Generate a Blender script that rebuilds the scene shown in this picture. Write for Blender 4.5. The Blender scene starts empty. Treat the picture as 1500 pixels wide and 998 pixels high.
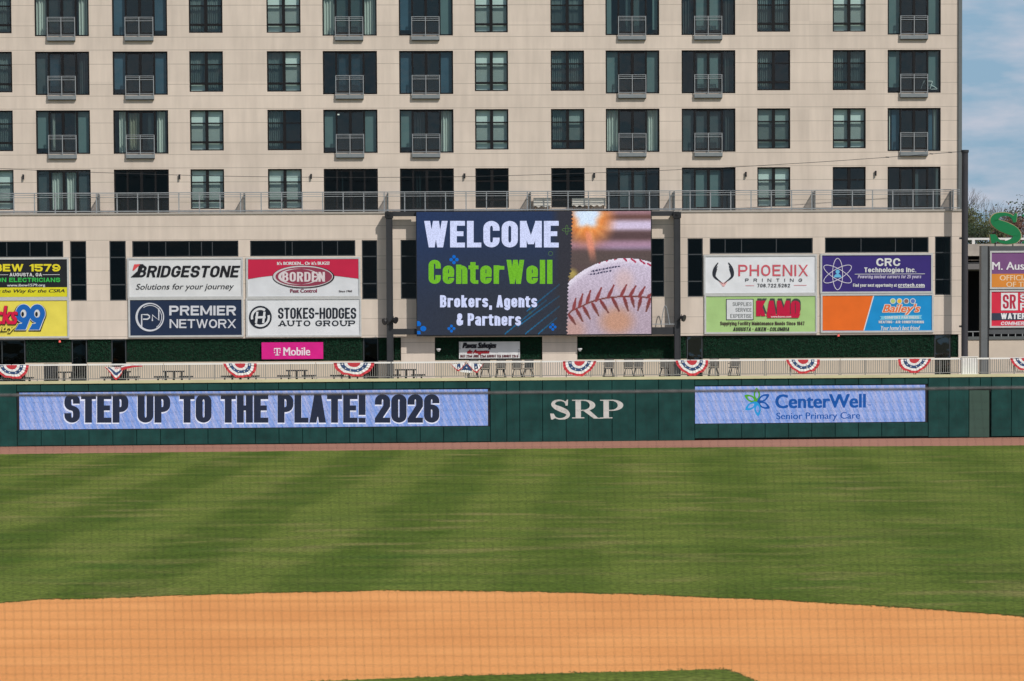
import bpy, math, random
from mathutils import Matrix, Vector
random.seed(11)
PI = math.pi
COL = bpy.context.scene.collection
scn = bpy.context.scene

# ------------------------------------------------------------------ camera
FPX, CAM_H, PITCH, ROLL, HORIZ = 3920.0, 6.92, math.radians(2.5), -0.0055, 454.0
SHIFT = (FPX*math.tan(PITCH)-(499-HORIZ))/1500.0
cam_d = bpy.data.cameras.new('camera')
cam = bpy.data.objects.new('camera', cam_d); COL.objects.link(cam)
ROT = Matrix.Rotation(PI/2-PITCH, 3, 'X') @ Matrix.Rotation(ROLL, 3, 'Z')
cam.matrix_world = Matrix.Translation((0, 0, CAM_H)) @ ROT.to_4x4()
cam_d.sensor_width = 36.0; cam_d.lens = 36.0*FPX/1500.0; cam_d.shift_y = SHIFT
cam_d.clip_start = 0.5; cam_d.clip_end = 6000
cam_d.dof.use_dof = True; cam_d.dof.focus_distance = 144.0; cam_d.dof.aperture_fstop = 6.3
scn.camera = cam
CAMP = Vector((0, 0, CAM_H))

# ------------------------------------------------------------------ light
EXPO = 0.0
SUNV = Vector((0.80, -1.0, 1.28)).normalized()
w = bpy.data.worlds.new('World'); scn.world = w; w.use_nodes = True
nt = w.node_tree; bg = nt.nodes['Background']
sky = nt.nodes.new('ShaderNodeTexSky'); sky.sky_type = 'NISHITA'; sky.sun_disc = False
sky.sun_elevation = math.asin(SUNV.z); sky.sun_rotation = math.atan2(SUNV.x, SUNV.y)
sky.air_density = 1.0; sky.dust_density = 1.4; sky.ozone_density = 1.2
tc = nt.nodes.new('ShaderNodeTexCoord'); mp = nt.nodes.new('ShaderNodeMapping')
mp.inputs['Scale'].default_value = (9, 9, 34); mp.inputs['Location'].default_value = (2.3, 0.4, 1.35)
nz = nt.nodes.new('ShaderNodeTexNoise'); nz.inputs['Scale'].default_value = 1.6; nz.inputs['Detail'].default_value = 6
nz.inputs['Roughness'].default_value = 0.55
rp = nt.nodes.new('ShaderNodeValToRGB'); rp.color_ramp.elements[0].position = 0.45; rp.color_ramp.elements[1].position = 0.66
mx = nt.nodes.new('ShaderNodeMix'); mx.data_type = 'RGBA'
mx.inputs['B'].default_value = (8.6, 8.9, 10.2, 1)
ml = nt.nodes.new('ShaderNodeMath'); ml.operation = 'MULTIPLY'; ml.inputs[1].default_value = 0.95
L = nt.links.new
L(tc.outputs['Generated'], mp.inputs['Vector']); L(mp.outputs[0], nz.inputs['Vector']); L(nz.outputs['Fac'], rp.inputs['Fac'])
L(rp.outputs['Color'], ml.inputs[0]); L(ml.outputs[0], mx.inputs['Factor'])
# thin blue-grey veil of high cloud towards the horizon
sz = nt.nodes.new('ShaderNodeSeparateXYZ'); vr = nt.nodes.new('ShaderNodeMapRange'); vm = nt.nodes.new('ShaderNodeMix'); vm.data_type = 'RGBA'
vr.inputs['From Min'].default_value = 0.12; vr.inputs['From Max'].default_value = 0.5; vr.inputs['To Min'].default_value = 0.85; vr.inputs['To Max'].default_value = 0.0
vm.inputs['B'].default_value = (4.3, 6.9, 9.4, 1)
L(tc.outputs['Generated'], sz.inputs[0]); L(sz.outputs['Z'], vr.inputs['Value']); L(vr.outputs[0], vm.inputs['Factor']); L(sky.outputs[0], vm.inputs['A']); L(vm.outputs['Result'], mx.inputs['A'])
L(mx.outputs['Result'], bg.inputs['Color']); bg.inputs['Strength'].default_value = 0.065
sd = bpy.data.lights.new('sun', 'SUN'); sd.energy = 3.1; sd.angle = math.radians(0.5); sd.color = (1.0, 0.955, 0.89)
so = bpy.data.objects.new('sun', sd); COL.objects.link(so)
so.rotation_euler = (-SUNV).to_track_quat('-Z', 'Y').to_euler()
vs = scn.view_settings; vs.view_transform = 'Standard'; vs.look = 'None'; vs.exposure = EXPO; vs.gamma = 1
vs.use_curve_mapping = False
scn.cycles.transparent_max_bounces = 24; scn.cycles.max_bounces = 8

# ------------------------------------------------------------------ helpers
def s2l(c):
    c = c/255.0
    return c/12.92 if c <= 0.04045 else ((c+0.055)/1.055)**2.4
def C(r, g, b, k=1.0): return (s2l(r)*k, s2l(g)*k, s2l(b)*k)
def ray(px, py):
    d = Vector(((px-750)/FPX, (499-py)/FPX+SHIFT*1500/FPX, -1.0))
    return ROT @ d
def ground(px, py, z=0.0):
    d = ray(px, py); t = (z-CAM_H)/d.z
    return CAMP+d*t
def atY(px, py, Y):
    d = ray(px, py); return CAMP+d*(Y/d.y)

class Plane:
    def __init__(s, x, y, yaw):
        s.P = Vector((x, y, 0)); c, n = math.cos(yaw), math.sin(yaw)
        s.U = Vector((c, n, 0)); s.N = Vector((n, -c, 0)); s.yaw = yaw
    def pt(s, u, v, d=0.0):
        p = s.P+s.U*u+s.N*d; return Vector((p.x, p.y, v))
    def px(s, x, y, d=0.0):
        r = ray(x, y); o = s.P+s.N*d
        t = (o-CAMP).dot(s.N)/r.dot(s.N); p = CAMP+r*t
        return (p-o).dot(s.U), p.z
    def rect(s, x0, y0, x1, y1, d=0.0):
        xm, ym = (x0+x1)/2, (y0+y1)/2
        return s.px(x0, ym, d)[0], s.px(x1, ym, d)[0], s.px(xm, y1, d)[1], s.px(xm, y0, d)[1]

LOW = Plane(0, 149, math.radians(2.0))      # lower facade, front of terrace
UPD = -0.85                                   # upper facade set back
WALL = Plane(0, 140, math.radians(4.3))     # outfield wall
DECK = 3.05

def tag(o, label=None, cat=None, group=None, kind=None):
    if label: o['label'] = label
    if cat: o['category'] = cat
    if group: o['group'] = group
    if kind: o['kind'] = kind
    return o
def thing(name, label, cat, loc=(0, 0, 0), group=None, rz=0):
    o = bpy.data.objects.new(name, None); COL.objects.link(o); o.location = loc; o.rotation_euler = (0, 0, rz)
    o.empty_display_size = 0.3
    return tag(o, label, cat, group)

class MB:
    def __init__(s): s.v = []; s.f = []; s.m = []; s.sm = False
    def add(s, vs, fs, m=0):
        b = len(s.v); s.v += [tuple(p) for p in vs]
        for f in fs: s.f.append(tuple(b+i for i in f)); s.m.append(m)
        return s
    def hexa(s, p, m=0):   # 8 points, bottom 4 then top 4
        return s.add(p, [(0, 3, 2, 1), (4, 5, 6, 7), (0, 1, 5, 4), (1, 2, 6, 5), (2, 3, 7, 6), (3, 0, 4, 7)], m)
    def box(s, x0, x1, y0, y1, z0, z1, m=0):
        return s.hexa([(x0, y0, z0), (x1, y0, z0), (x1, y1, z0), (x0, y1, z0), (x0, y0, z1), (x1, y0, z1), (x1, y1, z1), (x0, y1, z1)], m)
    def pbox(s, P, u0, u1, v0, v1, d0, d1, m=0):  # d1 outward
        return s.hexa([P.pt(u0, v0, d1), P.pt(u1, v0, d1), P.pt(u1, v0, d0), P.pt(u0, v0, d0),
                       P.pt(u0, v1, d1), P.pt(u1, v1, d1), P.pt(u1, v1, d0), P.pt(u0, v1, d0)], m)
    def quad(s, P, u0, u1, v0, v1, d, m=0):
        return s.add([P.pt(u0, v0, d), P.pt(u1, v0, d), P.pt(u1, v1, d), P.pt(u0, v1, d)], [(0, 1, 2, 3)], m)
    def poly(s, P, pts, d, m=0):
        return s.add([P.pt(u, v, d) for u, v in pts], [tuple(range(len(pts)))], m)
    def prism(s, P, pts, d0, d1, m=0):
        n = len(pts)
        vs = [P.pt(u, v, d1) for u, v in pts]+[P.pt(u, v, d0) for u, v in pts]
        fs = [tuple(range(n)), tuple(range(2*n-1, n-1, -1))]+[(i, n+i, n+(i+1) % n, (i+1) % n) for i in range(n)]
        return s.add(vs, fs, m)
    def tube(s, a, b, r0, r1=None, n=8, m=0, caps=True):
        a, b = Vector(a), Vector(b); r1 = r0 if r1 is None else r1
        z = (b-a)
        if z.length < 1e-6: return s
        z.normalize()
        x = z.orthogonal().normalized(); y = z.cross(x)
        vs = []
        for c, r in ((a, r0), (b, r1)):
            for i in range(n):
                t = 2*PI*(i+0.5)/n; vs.append(c+x*(r*math.cos(t))+y*(r*math.sin(t)))
        fs = [(i, (i+1) % n, n+(i+1) % n, n+i) for i in range(n)]
        if caps: fs += [tuple(range(n-1, -1, -1)), tuple(range(n, 2*n))]
        return s.add(vs, fs, m)
    def bar(s, a, b, wx, n=4): return s.tube(a, b, wx*0.7071, n=4)
    def path(s, pts, r, n=6, m=0):
        for a, b in zip(pts[:-1], pts[1:]): s.tube(a, b, r, r, n, m, True)
        return s
    def build(s, name, mats, parent=None, smooth=False, local=False):
        if not isinstance(mats, (list, tuple)): mats = [mats]
        off = Vector((0, 0, 0)) if (parent is None or local) else parent.matrix_world_loc if hasattr(parent, 'matrix_world_loc') else wl(parent)
        me = bpy.data.meshes.new(name)
        me.from_pydata([(x-off.x, y-off.y, z-off.z) for x, y, z in s.v], [], s.f)
        for m in mats: me.materials.append(m)
        if len(mats) > 1: me.polygons.foreach_set('material_index', s.m)
        if smooth: me.polygons.foreach_set('use_smooth', [True]*len(s.f))
        me.update()
        o = bpy.data.objects.new(name, me); COL.objects.link(o)
        if parent: o.parent = parent
        return o
def wl(o):
    p = Vector((0, 0, 0))
    while o: p = p+o.location; o = o.parent
    return p
def copy_tree(o, parent=None):
    c = o.copy(); COL.objects.link(c); c.parent = parent
    for ch in list(o.children): copy_tree(ch, c)
    return c

# ------------------------------------------------------------------ materials
MATS = {}
def M(name, rgb, rough=0.7, var=0.08, scale=3.0, bump=0.0, metal=0.0, spec=0.4, stretch=(1, 1, 1), bscale=None):
    if name in MATS: return MATS[name]
    m = bpy.data.materials.new(name); m.use_nodes = True; n = m.node_tree; b = n.nodes['Principled BSDF']
    b.inputs['Roughness'].default_value = rough; b.inputs['Metallic'].default_value = metal
    b.inputs['Specular IOR Level'].default_value = spec
    t = n.nodes.new('ShaderNodeTexCoord'); mp = n.nodes.new('ShaderNodeMapping'); mp.inputs['Scale'].default_value = stretch
    z = n.nodes.new('ShaderNodeTexNoise'); z.inputs['Scale'].default_value = scale; z.inputs['Detail'].default_value = 5
    mr = n.nodes.new('ShaderNodeMapRange'); mr.inputs['From Min'].default_value = 0.25; mr.inputs['From Max'].default_value = 0.75
    mr.inputs['To Min'].default_value = 1-var; mr.inputs['To Max'].default_value = 1+var
    mu = n.nodes.new('ShaderNodeMix'); mu.data_type = 'RGBA'; mu.blend_type = 'MULTIPLY'; mu.inputs['Factor'].default_value = 1
    mu.inputs['A'].default_value = (*rgb, 1)
    l = n.links.new
    l(t.outputs['Object'], mp.inputs['Vector']); l(mp.outputs[0], z.inputs['Vector']); l(z.outputs['Fac'], mr.inputs['Value'])
    l(mr.outputs[0], mu.inputs['B']); l(mu.outputs['Result'], b.inputs['Base Color'])
    if bump:
        bn = n.nodes.new('ShaderNodeBump'); bn.inputs['Strength'].default_value = bump
        if bscale:
            z2 = n.nodes.new('ShaderNodeTexNoise'); z2.inputs['Scale'].default_value = bscale; z2.inputs['Detail'].default_value = 3
            l(mp.outputs[0], z2.inputs['Vector']); l(z2.outputs['Fac'], bn.inputs['Height'])
        else: l(z.outputs['Fac'], bn.inputs['Height'])
        l(bn.outputs[0], b.inputs['Normal'])
    MATS[name] = m; return m
def EM(name, rgb255, k=1.0, var=0.1, scale=14.0):
    if name in MATS: return MATS[name]
    m = bpy.data.materials.new(name); m.use_nodes = True; n = m.node_tree; n.nodes.clear()
    e = n.nodes.new('ShaderNodeEmission'); o = n.nodes.new('ShaderNodeOutputMaterial')
    c = C(*rgb255); t = n.nodes.new('ShaderNodeTexCoord'); z = n.nodes.new('ShaderNodeTexNoise')
    z.inputs['Scale'].default_value = scale; z.inputs['Detail'].default_value = 1
    mr = n.nodes.new('ShaderNodeMapRange'); mr.inputs['From Min'].default_value = 0.3; mr.inputs['From Max'].default_value = 0.7
    mr.inputs['To Min'].default_value = 1-var; mr.inputs['To Max'].default_value = 1+var
    mu = n.nodes.new('ShaderNodeMix'); mu.data_type = 'RGBA'; mu.blend_type = 'MULTIPLY'; mu.inputs['Factor'].default_value = 1
    mu.inputs['A'].default_value = (*c, 1); l = n.links.new
    l(t.outputs['Object'], z.inputs['Vector']); l(z.outputs['Fac'], mr.inputs['Value']); l(mr.outputs[0], mu.inputs['B'])
    l(mu.outputs['Result'], e.inputs['Color']); l(e.outputs[0], o.inputs['Surface'])
    e.inputs['Strength'].default_value = k/2**EXPO
    MATS[name] = m; return m
def EMATTR(name):
    m = bpy.data.materials.new(name); m.use_nodes = True; n = m.node_tree; n.nodes.clear()
    e = n.nodes.new('ShaderNodeEmission'); o = n.nodes.new('ShaderNodeOutputMaterial'); a = n.nodes.new('ShaderNodeAttribute')
    a.attribute_name = 'picture'; n.links.new(a.outputs['Color'], e.inputs['Color']); n.links.new(e.outputs[0], o.inputs['Surface'])
    e.inputs['Strength'].default_value = 1/2**EXPO
    return m
def GLASS(name, tint, refl=0.05, rough=0.02, gcol=(0.75, 0.82, 0.82)):
    m = bpy.data.materials.new(name); m.use_nodes = True; n = m.node_tree; n.nodes.clear()
    o = n.nodes.new('ShaderNodeOutputMaterial'); t = n.nodes.new('ShaderNodeBsdfTransparent'); g = n.nodes.new('ShaderNodeBsdfGlossy')
    t.inputs['Color'].default_value = (*tint, 1); g.inputs['Roughness'].default_value = rough
    g.inputs['Color'].default_value = (*gcol, 1)
    f = n.nodes.new('ShaderNodeLayerWeight'); f.inputs['Blend'].default_value = 0.5
    p = n.nodes.new('ShaderNodeMath'); p.operation = 'POWER'; p.inputs[1].default_value = 4.5
    a = n.nodes.new('ShaderNodeMath'); a.operation = 'MULTIPLY_ADD'; a.inputs[1].default_value = 0.9; a.inputs[2].default_value = 0.035+refl
    tc = n.nodes.new('ShaderNodeTexCoord'); z = n.nodes.new('ShaderNodeTexNoise'); z.inputs['Scale'].default_value = 0.9
    bn = n.nodes.new('ShaderNodeBump'); bn.inputs['Strength'].default_value = 0.06; bn.inputs['Distance'].default_value = 0.2
    x = n.nodes.new('ShaderNodeMixShader'); l = n.links.new
    l(tc.outputs['Object'], z.inputs['Vector']); l(z.outputs['Fac'], bn.inputs['Height']); l(bn.outputs[0], g.inputs['Normal'])
    l(f.outputs['Facing'], p.inputs[0]); l(p.outputs[0], a.inputs[0]); l(a.outputs[0], x.inputs[0]); l(t.outputs[0], x.inputs[1]); l(g.outputs[0], x.inputs[2])
    l(x.outputs[0], o.inputs['Surface']); return m
def SHEER(name, rgb, alpha):
    m = bpy.data.materials.new(name); m.use_nodes = True; n = m.node_tree; n.nodes.clear()
    o = n.nodes.new('ShaderNodeOutputMaterial'); t = n.nodes.new('ShaderNodeBsdfTransparent'); d = n.nodes.new('ShaderNodeBsdfDiffuse')
    d.inputs['Color'].default_value = (*rgb, 1); x = n.nodes.new('ShaderNodeMixShader'); x.inputs[0].default_value = alpha
    l = n.links.new; l(t.outputs[0], x.inputs[1]); l(d.outputs[0], x.inputs[2]); l(x.outputs[0], o.inputs['Surface']); return m

mFac = None
def facade_mat():
    m = bpy.data.materials.new('facade_panel'); m.use_nodes = True; n = m.node_tree; b = n.nodes['Principled BSDF']; l = n.links.new
    b.inputs['Roughness'].default_value = 0.75; b.inputs['Specular IOR Level'].default_value = 0.25
    t = n.nodes.new('ShaderNodeTexCoord'); mp = n.nodes.new('ShaderNodeMapping'); mp.inputs['Scale'].default_value = (0.236, 0.0, 0.61)
    sn = n.nodes.new('ShaderNodeVectorMath'); sn.operation = 'FLOOR'
    wn = n.nodes.new('ShaderNodeTexWhiteNoise'); wn.noise_dimensions = '3D'
    z = n.nodes.new('ShaderNodeTexNoise'); z.inputs['Scale'].default_value = 0.6; z.inputs['Detail'].default_value = 6
    mp2 = n.nodes.new('ShaderNodeMapping'); mp2.inputs['Scale'].default_value = (3.0, 1, 0.35)
    z2 = n.nodes.new('ShaderNodeTexNoise'); z2.inputs['Scale'].default_value = 1.0; z2.inputs['Detail'].default_value = 4
    def mr(lo, hi, a=0.0, c=1.0):
        q = n.nodes.new('ShaderNodeMapRange'); q.inputs['From Min'].default_value = a; q.inputs['From Max'].default_value = c
        q.inputs['To Min'].default_value = lo; q.inputs['To Max'].default_value = hi; return q
    a1, a2, a3 = mr(0.955, 1.035), mr(0.94, 1.06, .25, .75), mr(0.925, 1.05, .3, .7)
    p1 = n.nodes.new('ShaderNodeMath'); p1.operation = 'MULTIPLY'; p2 = n.nodes.new('ShaderNodeMath'); p2.operation = 'MULTIPLY'
    mu = n.nodes.new('ShaderNodeMix'); mu.data_type = 'RGBA'; mu.blend_type = 'MULTIPLY'; mu.inputs['Factor'].default_value = 1
    mu.inputs['A'].default_value = (0.690, 0.590, 0.502, 1)
    l(t.outputs['Object'], mp.inputs['Vector']); l(mp.outputs[0], sn.inputs[0]); l(sn.outputs[0], wn.inputs['Vector']); l(wn.outputs['Value'], a1.inputs['Value'])
    l(t.outputs['Object'], z.inputs['Vector']); l(z.outputs['Fac'], a2.inputs['Value'])
    l(t.outputs['Object'], mp2.inputs['Vector']); l(mp2.outputs[0], z2.inputs['Vector']); l(z2.outputs['Fac'], a3.inputs['Value'])
    l(a1.outputs[0], p1.inputs[0]); l(a2.outputs[0], p1.inputs[1]); l(p1.outputs[0], p2.inputs[0]); l(a3.outputs[0], p2.inputs[1])
    l(p2.outputs[0], mu.inputs['B']); l(mu.outputs['Result'], b.inputs['Base Color']); return m
mFac = facade_mat()
mJoint = M('panel_joint', (0.42, 0.36, 0.30), 0.9)
mSoff = M('interior_plaster', (0.16, 0.15, 0.14), 0.9)
mFrame = M('window_frame_bronze', (0.010, 0.0095, 0.0105), 0.5, spec=0.25)
mGlass = GLASS('window_glass', (0.78, 0.90, 0.88), 0.03)
mDGlass = GLASS('dark_glass', (0.35, 0.48, 0.50), -0.005, 0.02, (0.45, 0.52, 0.52))
mBlind = M('blind_white', (0.78, 0.80, 0.77), 0.9, 0.05, 6, stretch=(0.2, 0.2, 8))
mCurt = M('curtain_linen', (0.58, 0.58, 0.54), 0.9, 0.08, 2, stretch=(6, 6, 0.3))
mCurtC = M('curtain_cream', (0.60, 0.55, 0.42), 0.9, 0.08, 2, stretch=(6, 6, 0.3))
mSheerD = M('curtain_slate', (0.045, 0.055, 0.058), 0.9, 0.15, 3, stretch=(6, 6, 0.3))
mTintT = M('pane_panel_teal', (0.125, 0.175, 0.18), 0.9, 0.10, 0.8)  # flat tinted panels set behind balcony panes to give them their tone
mTintB = M('pane_panel_blue', (0.045, 0.09, 0.135), 0.9, 0.2, 0.8)
mTintG = M('pane_panel_grey', (0.05, 0.065, 0.072), 0.9, 0.15, 1.2)
mScreen = SHEER('insect_screen', (0.02, 0.022, 0.024), 0.36)
mSteel = M('galvanised_steel', (0.30, 0.32, 0.335), 0.5, 0.12, 5, metal=0.0)
mSteelD = M('grey_steel', (0.14, 0.155, 0.16), 0.5, 0.1, 5)
mMesh = SHEER('perforated_infill', (0.22, 0.24, 0.25), 0.08)
mMeshB = SHEER('balcony_infill', (0.16, 0.17, 0.175), 0.10)
mMeshD = SHEER('divider_infill', (0.30, 0.31, 0.32), 0.75)
mBlack = M('black_steel', (0.018, 0.018, 0.02), 0.45, 0.15, 3)
mCharc = M('charcoal_steel', (0.032, 0.033, 0.037), 0.5, 0.12, 2)
mAlu = M('sign_frame_aluminium', (0.55, 0.55, 0.54), 0.5, 0.08, 4, metal=0.1)
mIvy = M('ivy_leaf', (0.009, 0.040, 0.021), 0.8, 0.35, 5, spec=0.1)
mCreamB = M('base_wall_cream', (0.60, 0.51, 0.40), 0.8, 0.05, 2)
mDeck = M('deck_concrete', (0.42, 0.38, 0.33), 0.9, 0.1, 2)

# ------------------------------------------------------------------ text
_tc = {}
def glyphs(s, shear=0.0, spacing=1.0):
    k = (s, shear, spacing)
    if k in _tc: return _tc[k]
    cu = bpy.data.curves.new('lettering', 'FONT'); cu.body = s; cu.shear = shear; cu.space_character = spacing; cu.resolution_u = 4
    o = bpy.data.objects.new('lettering', cu); COL.objects.link(o)
    me = bpy.data.meshes.new_from_object(o.evaluated_get(bpy.context.evaluated_depsgraph_get()))
    vs = [(v.co.x, v.co.y) for v in me.vertices]; fs = [tuple(p.vertices) for p in me.polygons]
    bpy.data.objects.remove(o); bpy.data.curves.remove(cu); bpy.data.meshes.remove(me)
    x0 = min(v[0] for v in vs); x1 = max(v[0] for v in vs); y0 = min(v[1] for v in vs); y1 = max(v[1] for v in vs)
    vs = [((x-x0)/(x1-x0), (y-y0)/(y1-y0)) for x, y in vs]
    _tc[k] = (vs, fs); return _tc[k]
def text(P, s, box, mat, parent, d, bold=0.0, boldy=0.0, shear=0.0, spacing=1.0, name='lettering', depth=0.0, m=None, dx=0, dy=0):
    """box = (x0,y0,x1,y1) ink box measured on the sign; bold = extra half stroke, in the same units"""
    x0, y0, x1, y1 = box
    u0, u1, v0, v1 = P.rect(x0+bold+dx, y0+boldy+dy, x1-bold+dx, y1-boldy+dy, d)
    sc = (u1-u0)/max(1e-6, (x1-x0-2*bold)); bu, bv = bold*sc, boldy*sc
    vs, fs = glyphs(s, shear, spacing)
    mb = m or MB(); offs = [(0, 0)]
    if bold or boldy:
        offs = [(-bu, 0), (bu, 0), (0, 0)] if not boldy else [(-bu, -bv), (bu, -bv), (-bu, bv), (bu, bv), (0, 0)]
        if bold > 1.2: offs += [(-bu/2, 0), (bu/2, 0)] if not boldy else [(-bu/2, bv), (bu/2, bv), (-bu/2, -bv), (bu/2, -bv), (bu, 0), (-bu, 0)]
    for i, (ou, ov) in enumerate(offs):
        mb.add([P.pt(u0+x*(u1-u0)+ou, v0+y*(v1-v0)+ov, d+i*0.0008) for x, y in vs], fs)
    if m: return None
    return mb.build(name, mat, parent)
def P2(P, pts, d): return [P.px(x, y, d) for x, y in pts]
def ell(cx, cy, rx, ry, n=40, a0=0, a1=2*PI, rot=0):
    out = []
    for i in range(n+(0 if abs(a1-a0-2*PI) < 1e-6 else 1)):
        t = a0+(a1-a0)*i/n; x, y = rx*math.cos(t), ry*math.sin(t)
        out.append((cx+x*math.cos(rot)-y*math.sin(rot), cy+x*math.sin(rot)+y*math.cos(rot)))
    return out
def ring(mb, P, o, i, d):
    n = len(o); vs = [P.pt(*P.px(x, y, d), d) for x, y in o]+[P.pt(*P.px(x, y, d), d) for x, y in i]
    mb.add(vs, [(k, (k+1) % n, n+(k+1) % n, n+k) for k in range(n)])
def stroke(mb, P, pts, wd, d, closed=False):
    """constant or varying width line through pts (image units)"""
    n = len(pts); w_ = wd if isinstance(wd, list) else [wd]*n
    A, B = [], []
    for k in range(n):
        a = pts[(k-1) % n] if (closed or k > 0) else pts[k]; b = pts[(k+1) % n] if (closed or k < n-1) else pts[k]
        tx, ty = b[0]-a[0], b[1]-a[1]; q = math.hypot(tx, ty) or 1; nx, ny = -ty/q, tx/q
        A.append((pts[k][0]+nx*w_[k]/2, pts[k][1]+ny*w_[k]/2)); B.append((pts[k][0]-nx*w_[k]/2, pts[k][1]-ny*w_[k]/2))
    vs = [P.pt(*P.px(x, y, d), d) for x, y in A]+[P.pt(*P.px(x, y, d), d) for x, y in B]
    r = range(n if closed else n-1)
    mb.add(vs, [(k, (k+1) % n, n+(k+1) % n, n+k) for k in r])
def catmull(pts, n=8):
    o = []
    for i in range(len(pts)-1):
        p0 = pts[max(i-1, 0)]; p1 = pts[i]; p2 = pts[i+1]; p3 = pts[min(i+2, len(pts)-1)]
        for k in range(n):
            t = k/n
            o.append(tuple(0.5*(2*b+(c-a)*t+(2*a-5*b+4*c-d)*t*t+(-a+3*b-3*c+d)*t**3) for a, b, c, d in zip(p0, p1, p2, p3)))
    o.append(pts[-1]); return o
def px_poly(mb, P, pts, d): mb.poly(P, P2(P, pts, d), d)
def rectp(mb, P, x0, y0, x1, y1, d, m=0):
    u0, u1, v0, v1 = P.rect(x0, y0, x1, y1, d); mb.quad(P, u0, u1, v0, v1, d, m)


# ------------------------------------------------------------------ drawn capitals (uniform stroke lettering)
def rpath(pts, closed=False):
    out = []; n = len(pts)
    for k in range(n):
        x, y, r = pts[k]
        if r <= 0 or (not closed and k in (0, n-1)): out.append((x, y)); continue
        a, b = pts[(k-1) % n], pts[(k+1) % n]
        va = (a[0]-x, a[1]-y); vb = (b[0]-x, b[1]-y); la, lb_ = math.hypot(*va), math.hypot(*vb); q = min(r, la*.5 if a[2] else la*.98, lb_*.5 if b[2] else lb_*.98)
        p0 = (x+va[0]/la*q, y+va[1]/la*q); p2 = (x+vb[0]/lb_*q, y+vb[1]/lb_*q)
        for i in range(7):
            t = i/6; out.append(((1-t)**2*p0[0]+2*t*(1-t)*x*.8+2*t*(1-t)*.2*(p0[0]+p2[0])/2+t*t*p2[0], (1-t)**2*p0[1]+2*t*(1-t)*y*.8+2*t*(1-t)*.2*(p0[1]+p2[1])/2+t*t*p2[1]))
    return out
XH = .72
R_ = 9.0
def _G():
    g = {}
    O = lambda h=1.0: ('c', [(0, 0, R_), (1, 0, R_), (1, h, R_), (0, h, R_)])
    V = lambda x, a=0, b=1: ('v', x, a, b)
    H = lambda y, a=0, b=1: ('h', y, a, b)
    Dg = lambda a, b, c, d: ('d', a, b, c, d)
    Pp = lambda *p: ('p', list(p))
    g['A'] = (1.08, [Dg(0, 0, .5, 1), Dg(1, 0, .5, 1), H(.25, .2, .8)])
    g['B'] = (1, [V(0), Pp((0, 1, 0), (.95, 1, R_), (.95, .53, R_), (0, .53, 0)), Pp((0, .53, 0), (1, .53, R_), (1, 0, R_), (0, 0, 0))])
    g['C'] = (1, [Pp((1, .66, 0), (1, 1, R_), (0, 1, R_), (0, 0, R_), (1, 0, R_), (1, .34, 0))])
    g['D'] = (1, [V(0), Pp((0, 1, 0), (1, 1, R_), (1, 0, R_), (0, 0, 0))])
    g['E'] = (.85, [V(0), H(1, 0, 1), H(0, 0, 1), H(.52, 0, .9)])
    g['F'] = (.82, [V(0), H(1, 0, 1), H(.5, 0, .9)])
    g['G'] = (1, [Pp((1, .68, 0), (1, 1, R_), (0, 1, R_), (0, 0, R_), (1, 0, R_), (1, .46, 0)), H(.46, .52, 1)])
    g['H'] = (1.02, [V(0), V(1), H(.52, 0, 1)])
    g['I'] = (0, [V(0)])
    g['J'] = (.8, [Pp((1, 1.12, 0), (1, 0, R_), (0, 0, R_), (0, .3, 0))])
    g['K'] = (1.02, [V(0), Dg(.1, .42, 1, 1), Dg(1, 0, .38, .58)])
    g['L'] = (.8, [V(0), H(0, 0, 1)])
    g['M'] = ((1.10, .70), [V(0), V(1), Dg(.5, .12, 0, 1), Dg(.5, .12, 1, 1)])
    g['N'] = (1.05, [V(0), V(1), Dg(1, 0, 0, 1)])
    g['O'] = (1, [O()])
    g['P'] = (1, [V(0), Pp((0, 1, 0), (1, 1, R_), (1, .45, R_), (0, .45, 0))])
    g['Q'] = (1, [O(), Dg(1, -.1, .6, .3)])
    g['R'] = (1, [V(0), Pp((0, 1, 0), (1, 1, R_), (1, .5, R_), (0, .5, 0)), Dg(1, 0, .55, .52)])
    g['S'] = (.98, [Pp((1, .70, 0), (1, 1, R_), (0, 1, R_), (0, .52, R_), (1, .50, R_), (1, 0, R_), (0, 0, R_), (0, .30, 0))])
    g['T'] = (.92, [V(.5), H(1, 0, 1)])
    g['U'] = (1, [Pp((0, 1.12, 0), (0, 0, R_), (1, 0, R_), (1, 1.12, 0))])
    g['V'] = (1.05, [Dg(.5, 0, 0, 1), Dg(.5, 0, 1, 1)])
    g['W'] = ((1.35, .70), [Dg(.26, 0, 0, 1), Dg(.26, 0, .5, 1), Dg(.74, 0, .5, 1), Dg(.74, 0, 1, 1)])
    g['X'] = (1.05, [Dg(0, 0, 1, 1), Dg(1, 0, 0, 1)])
    g['Y'] = (1.05, [V(.5, 0, .5), Dg(.5, .4, 0, 1), Dg(.5, .4, 1, 1)])
    g['Z'] = (.9, [H(1, 0, 1), H(0, 0, 1), Dg(0, .05, 1, .95)])
    g['0'] = (.95, [O()]); g['1'] = (.45, [V(1), Dg(.1, .72, 1, .98)])
    g['2'] = (.95, [Pp((0, .66, 0), (0, 1, R_), (1, 1, R_), (1, .60, .3), (0, .06, 0)), H(0, 0, 1)])
    g['3'] = (.95, [Pp((0, .72, 0), (0, 1, R_), (1, 1, R_), (1, .53, R_), (.4, .53, 0)), Pp((.4, .53, 0), (1, .53, R_), (1, 0, R_), (0, 0, R_), (0, .28, 0))])
    g['4'] = (1, [V(.75), H(.25, 0, 1), Dg(.05, .25, .68, 1)])
    g['5'] = (.95, [H(1, 0, 1), V(0, .48, 1), Pp((0, .58, 0), (1, .58, R_), (1, 0, R_), (0, 0, R_), (0, .28, 0))])
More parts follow.
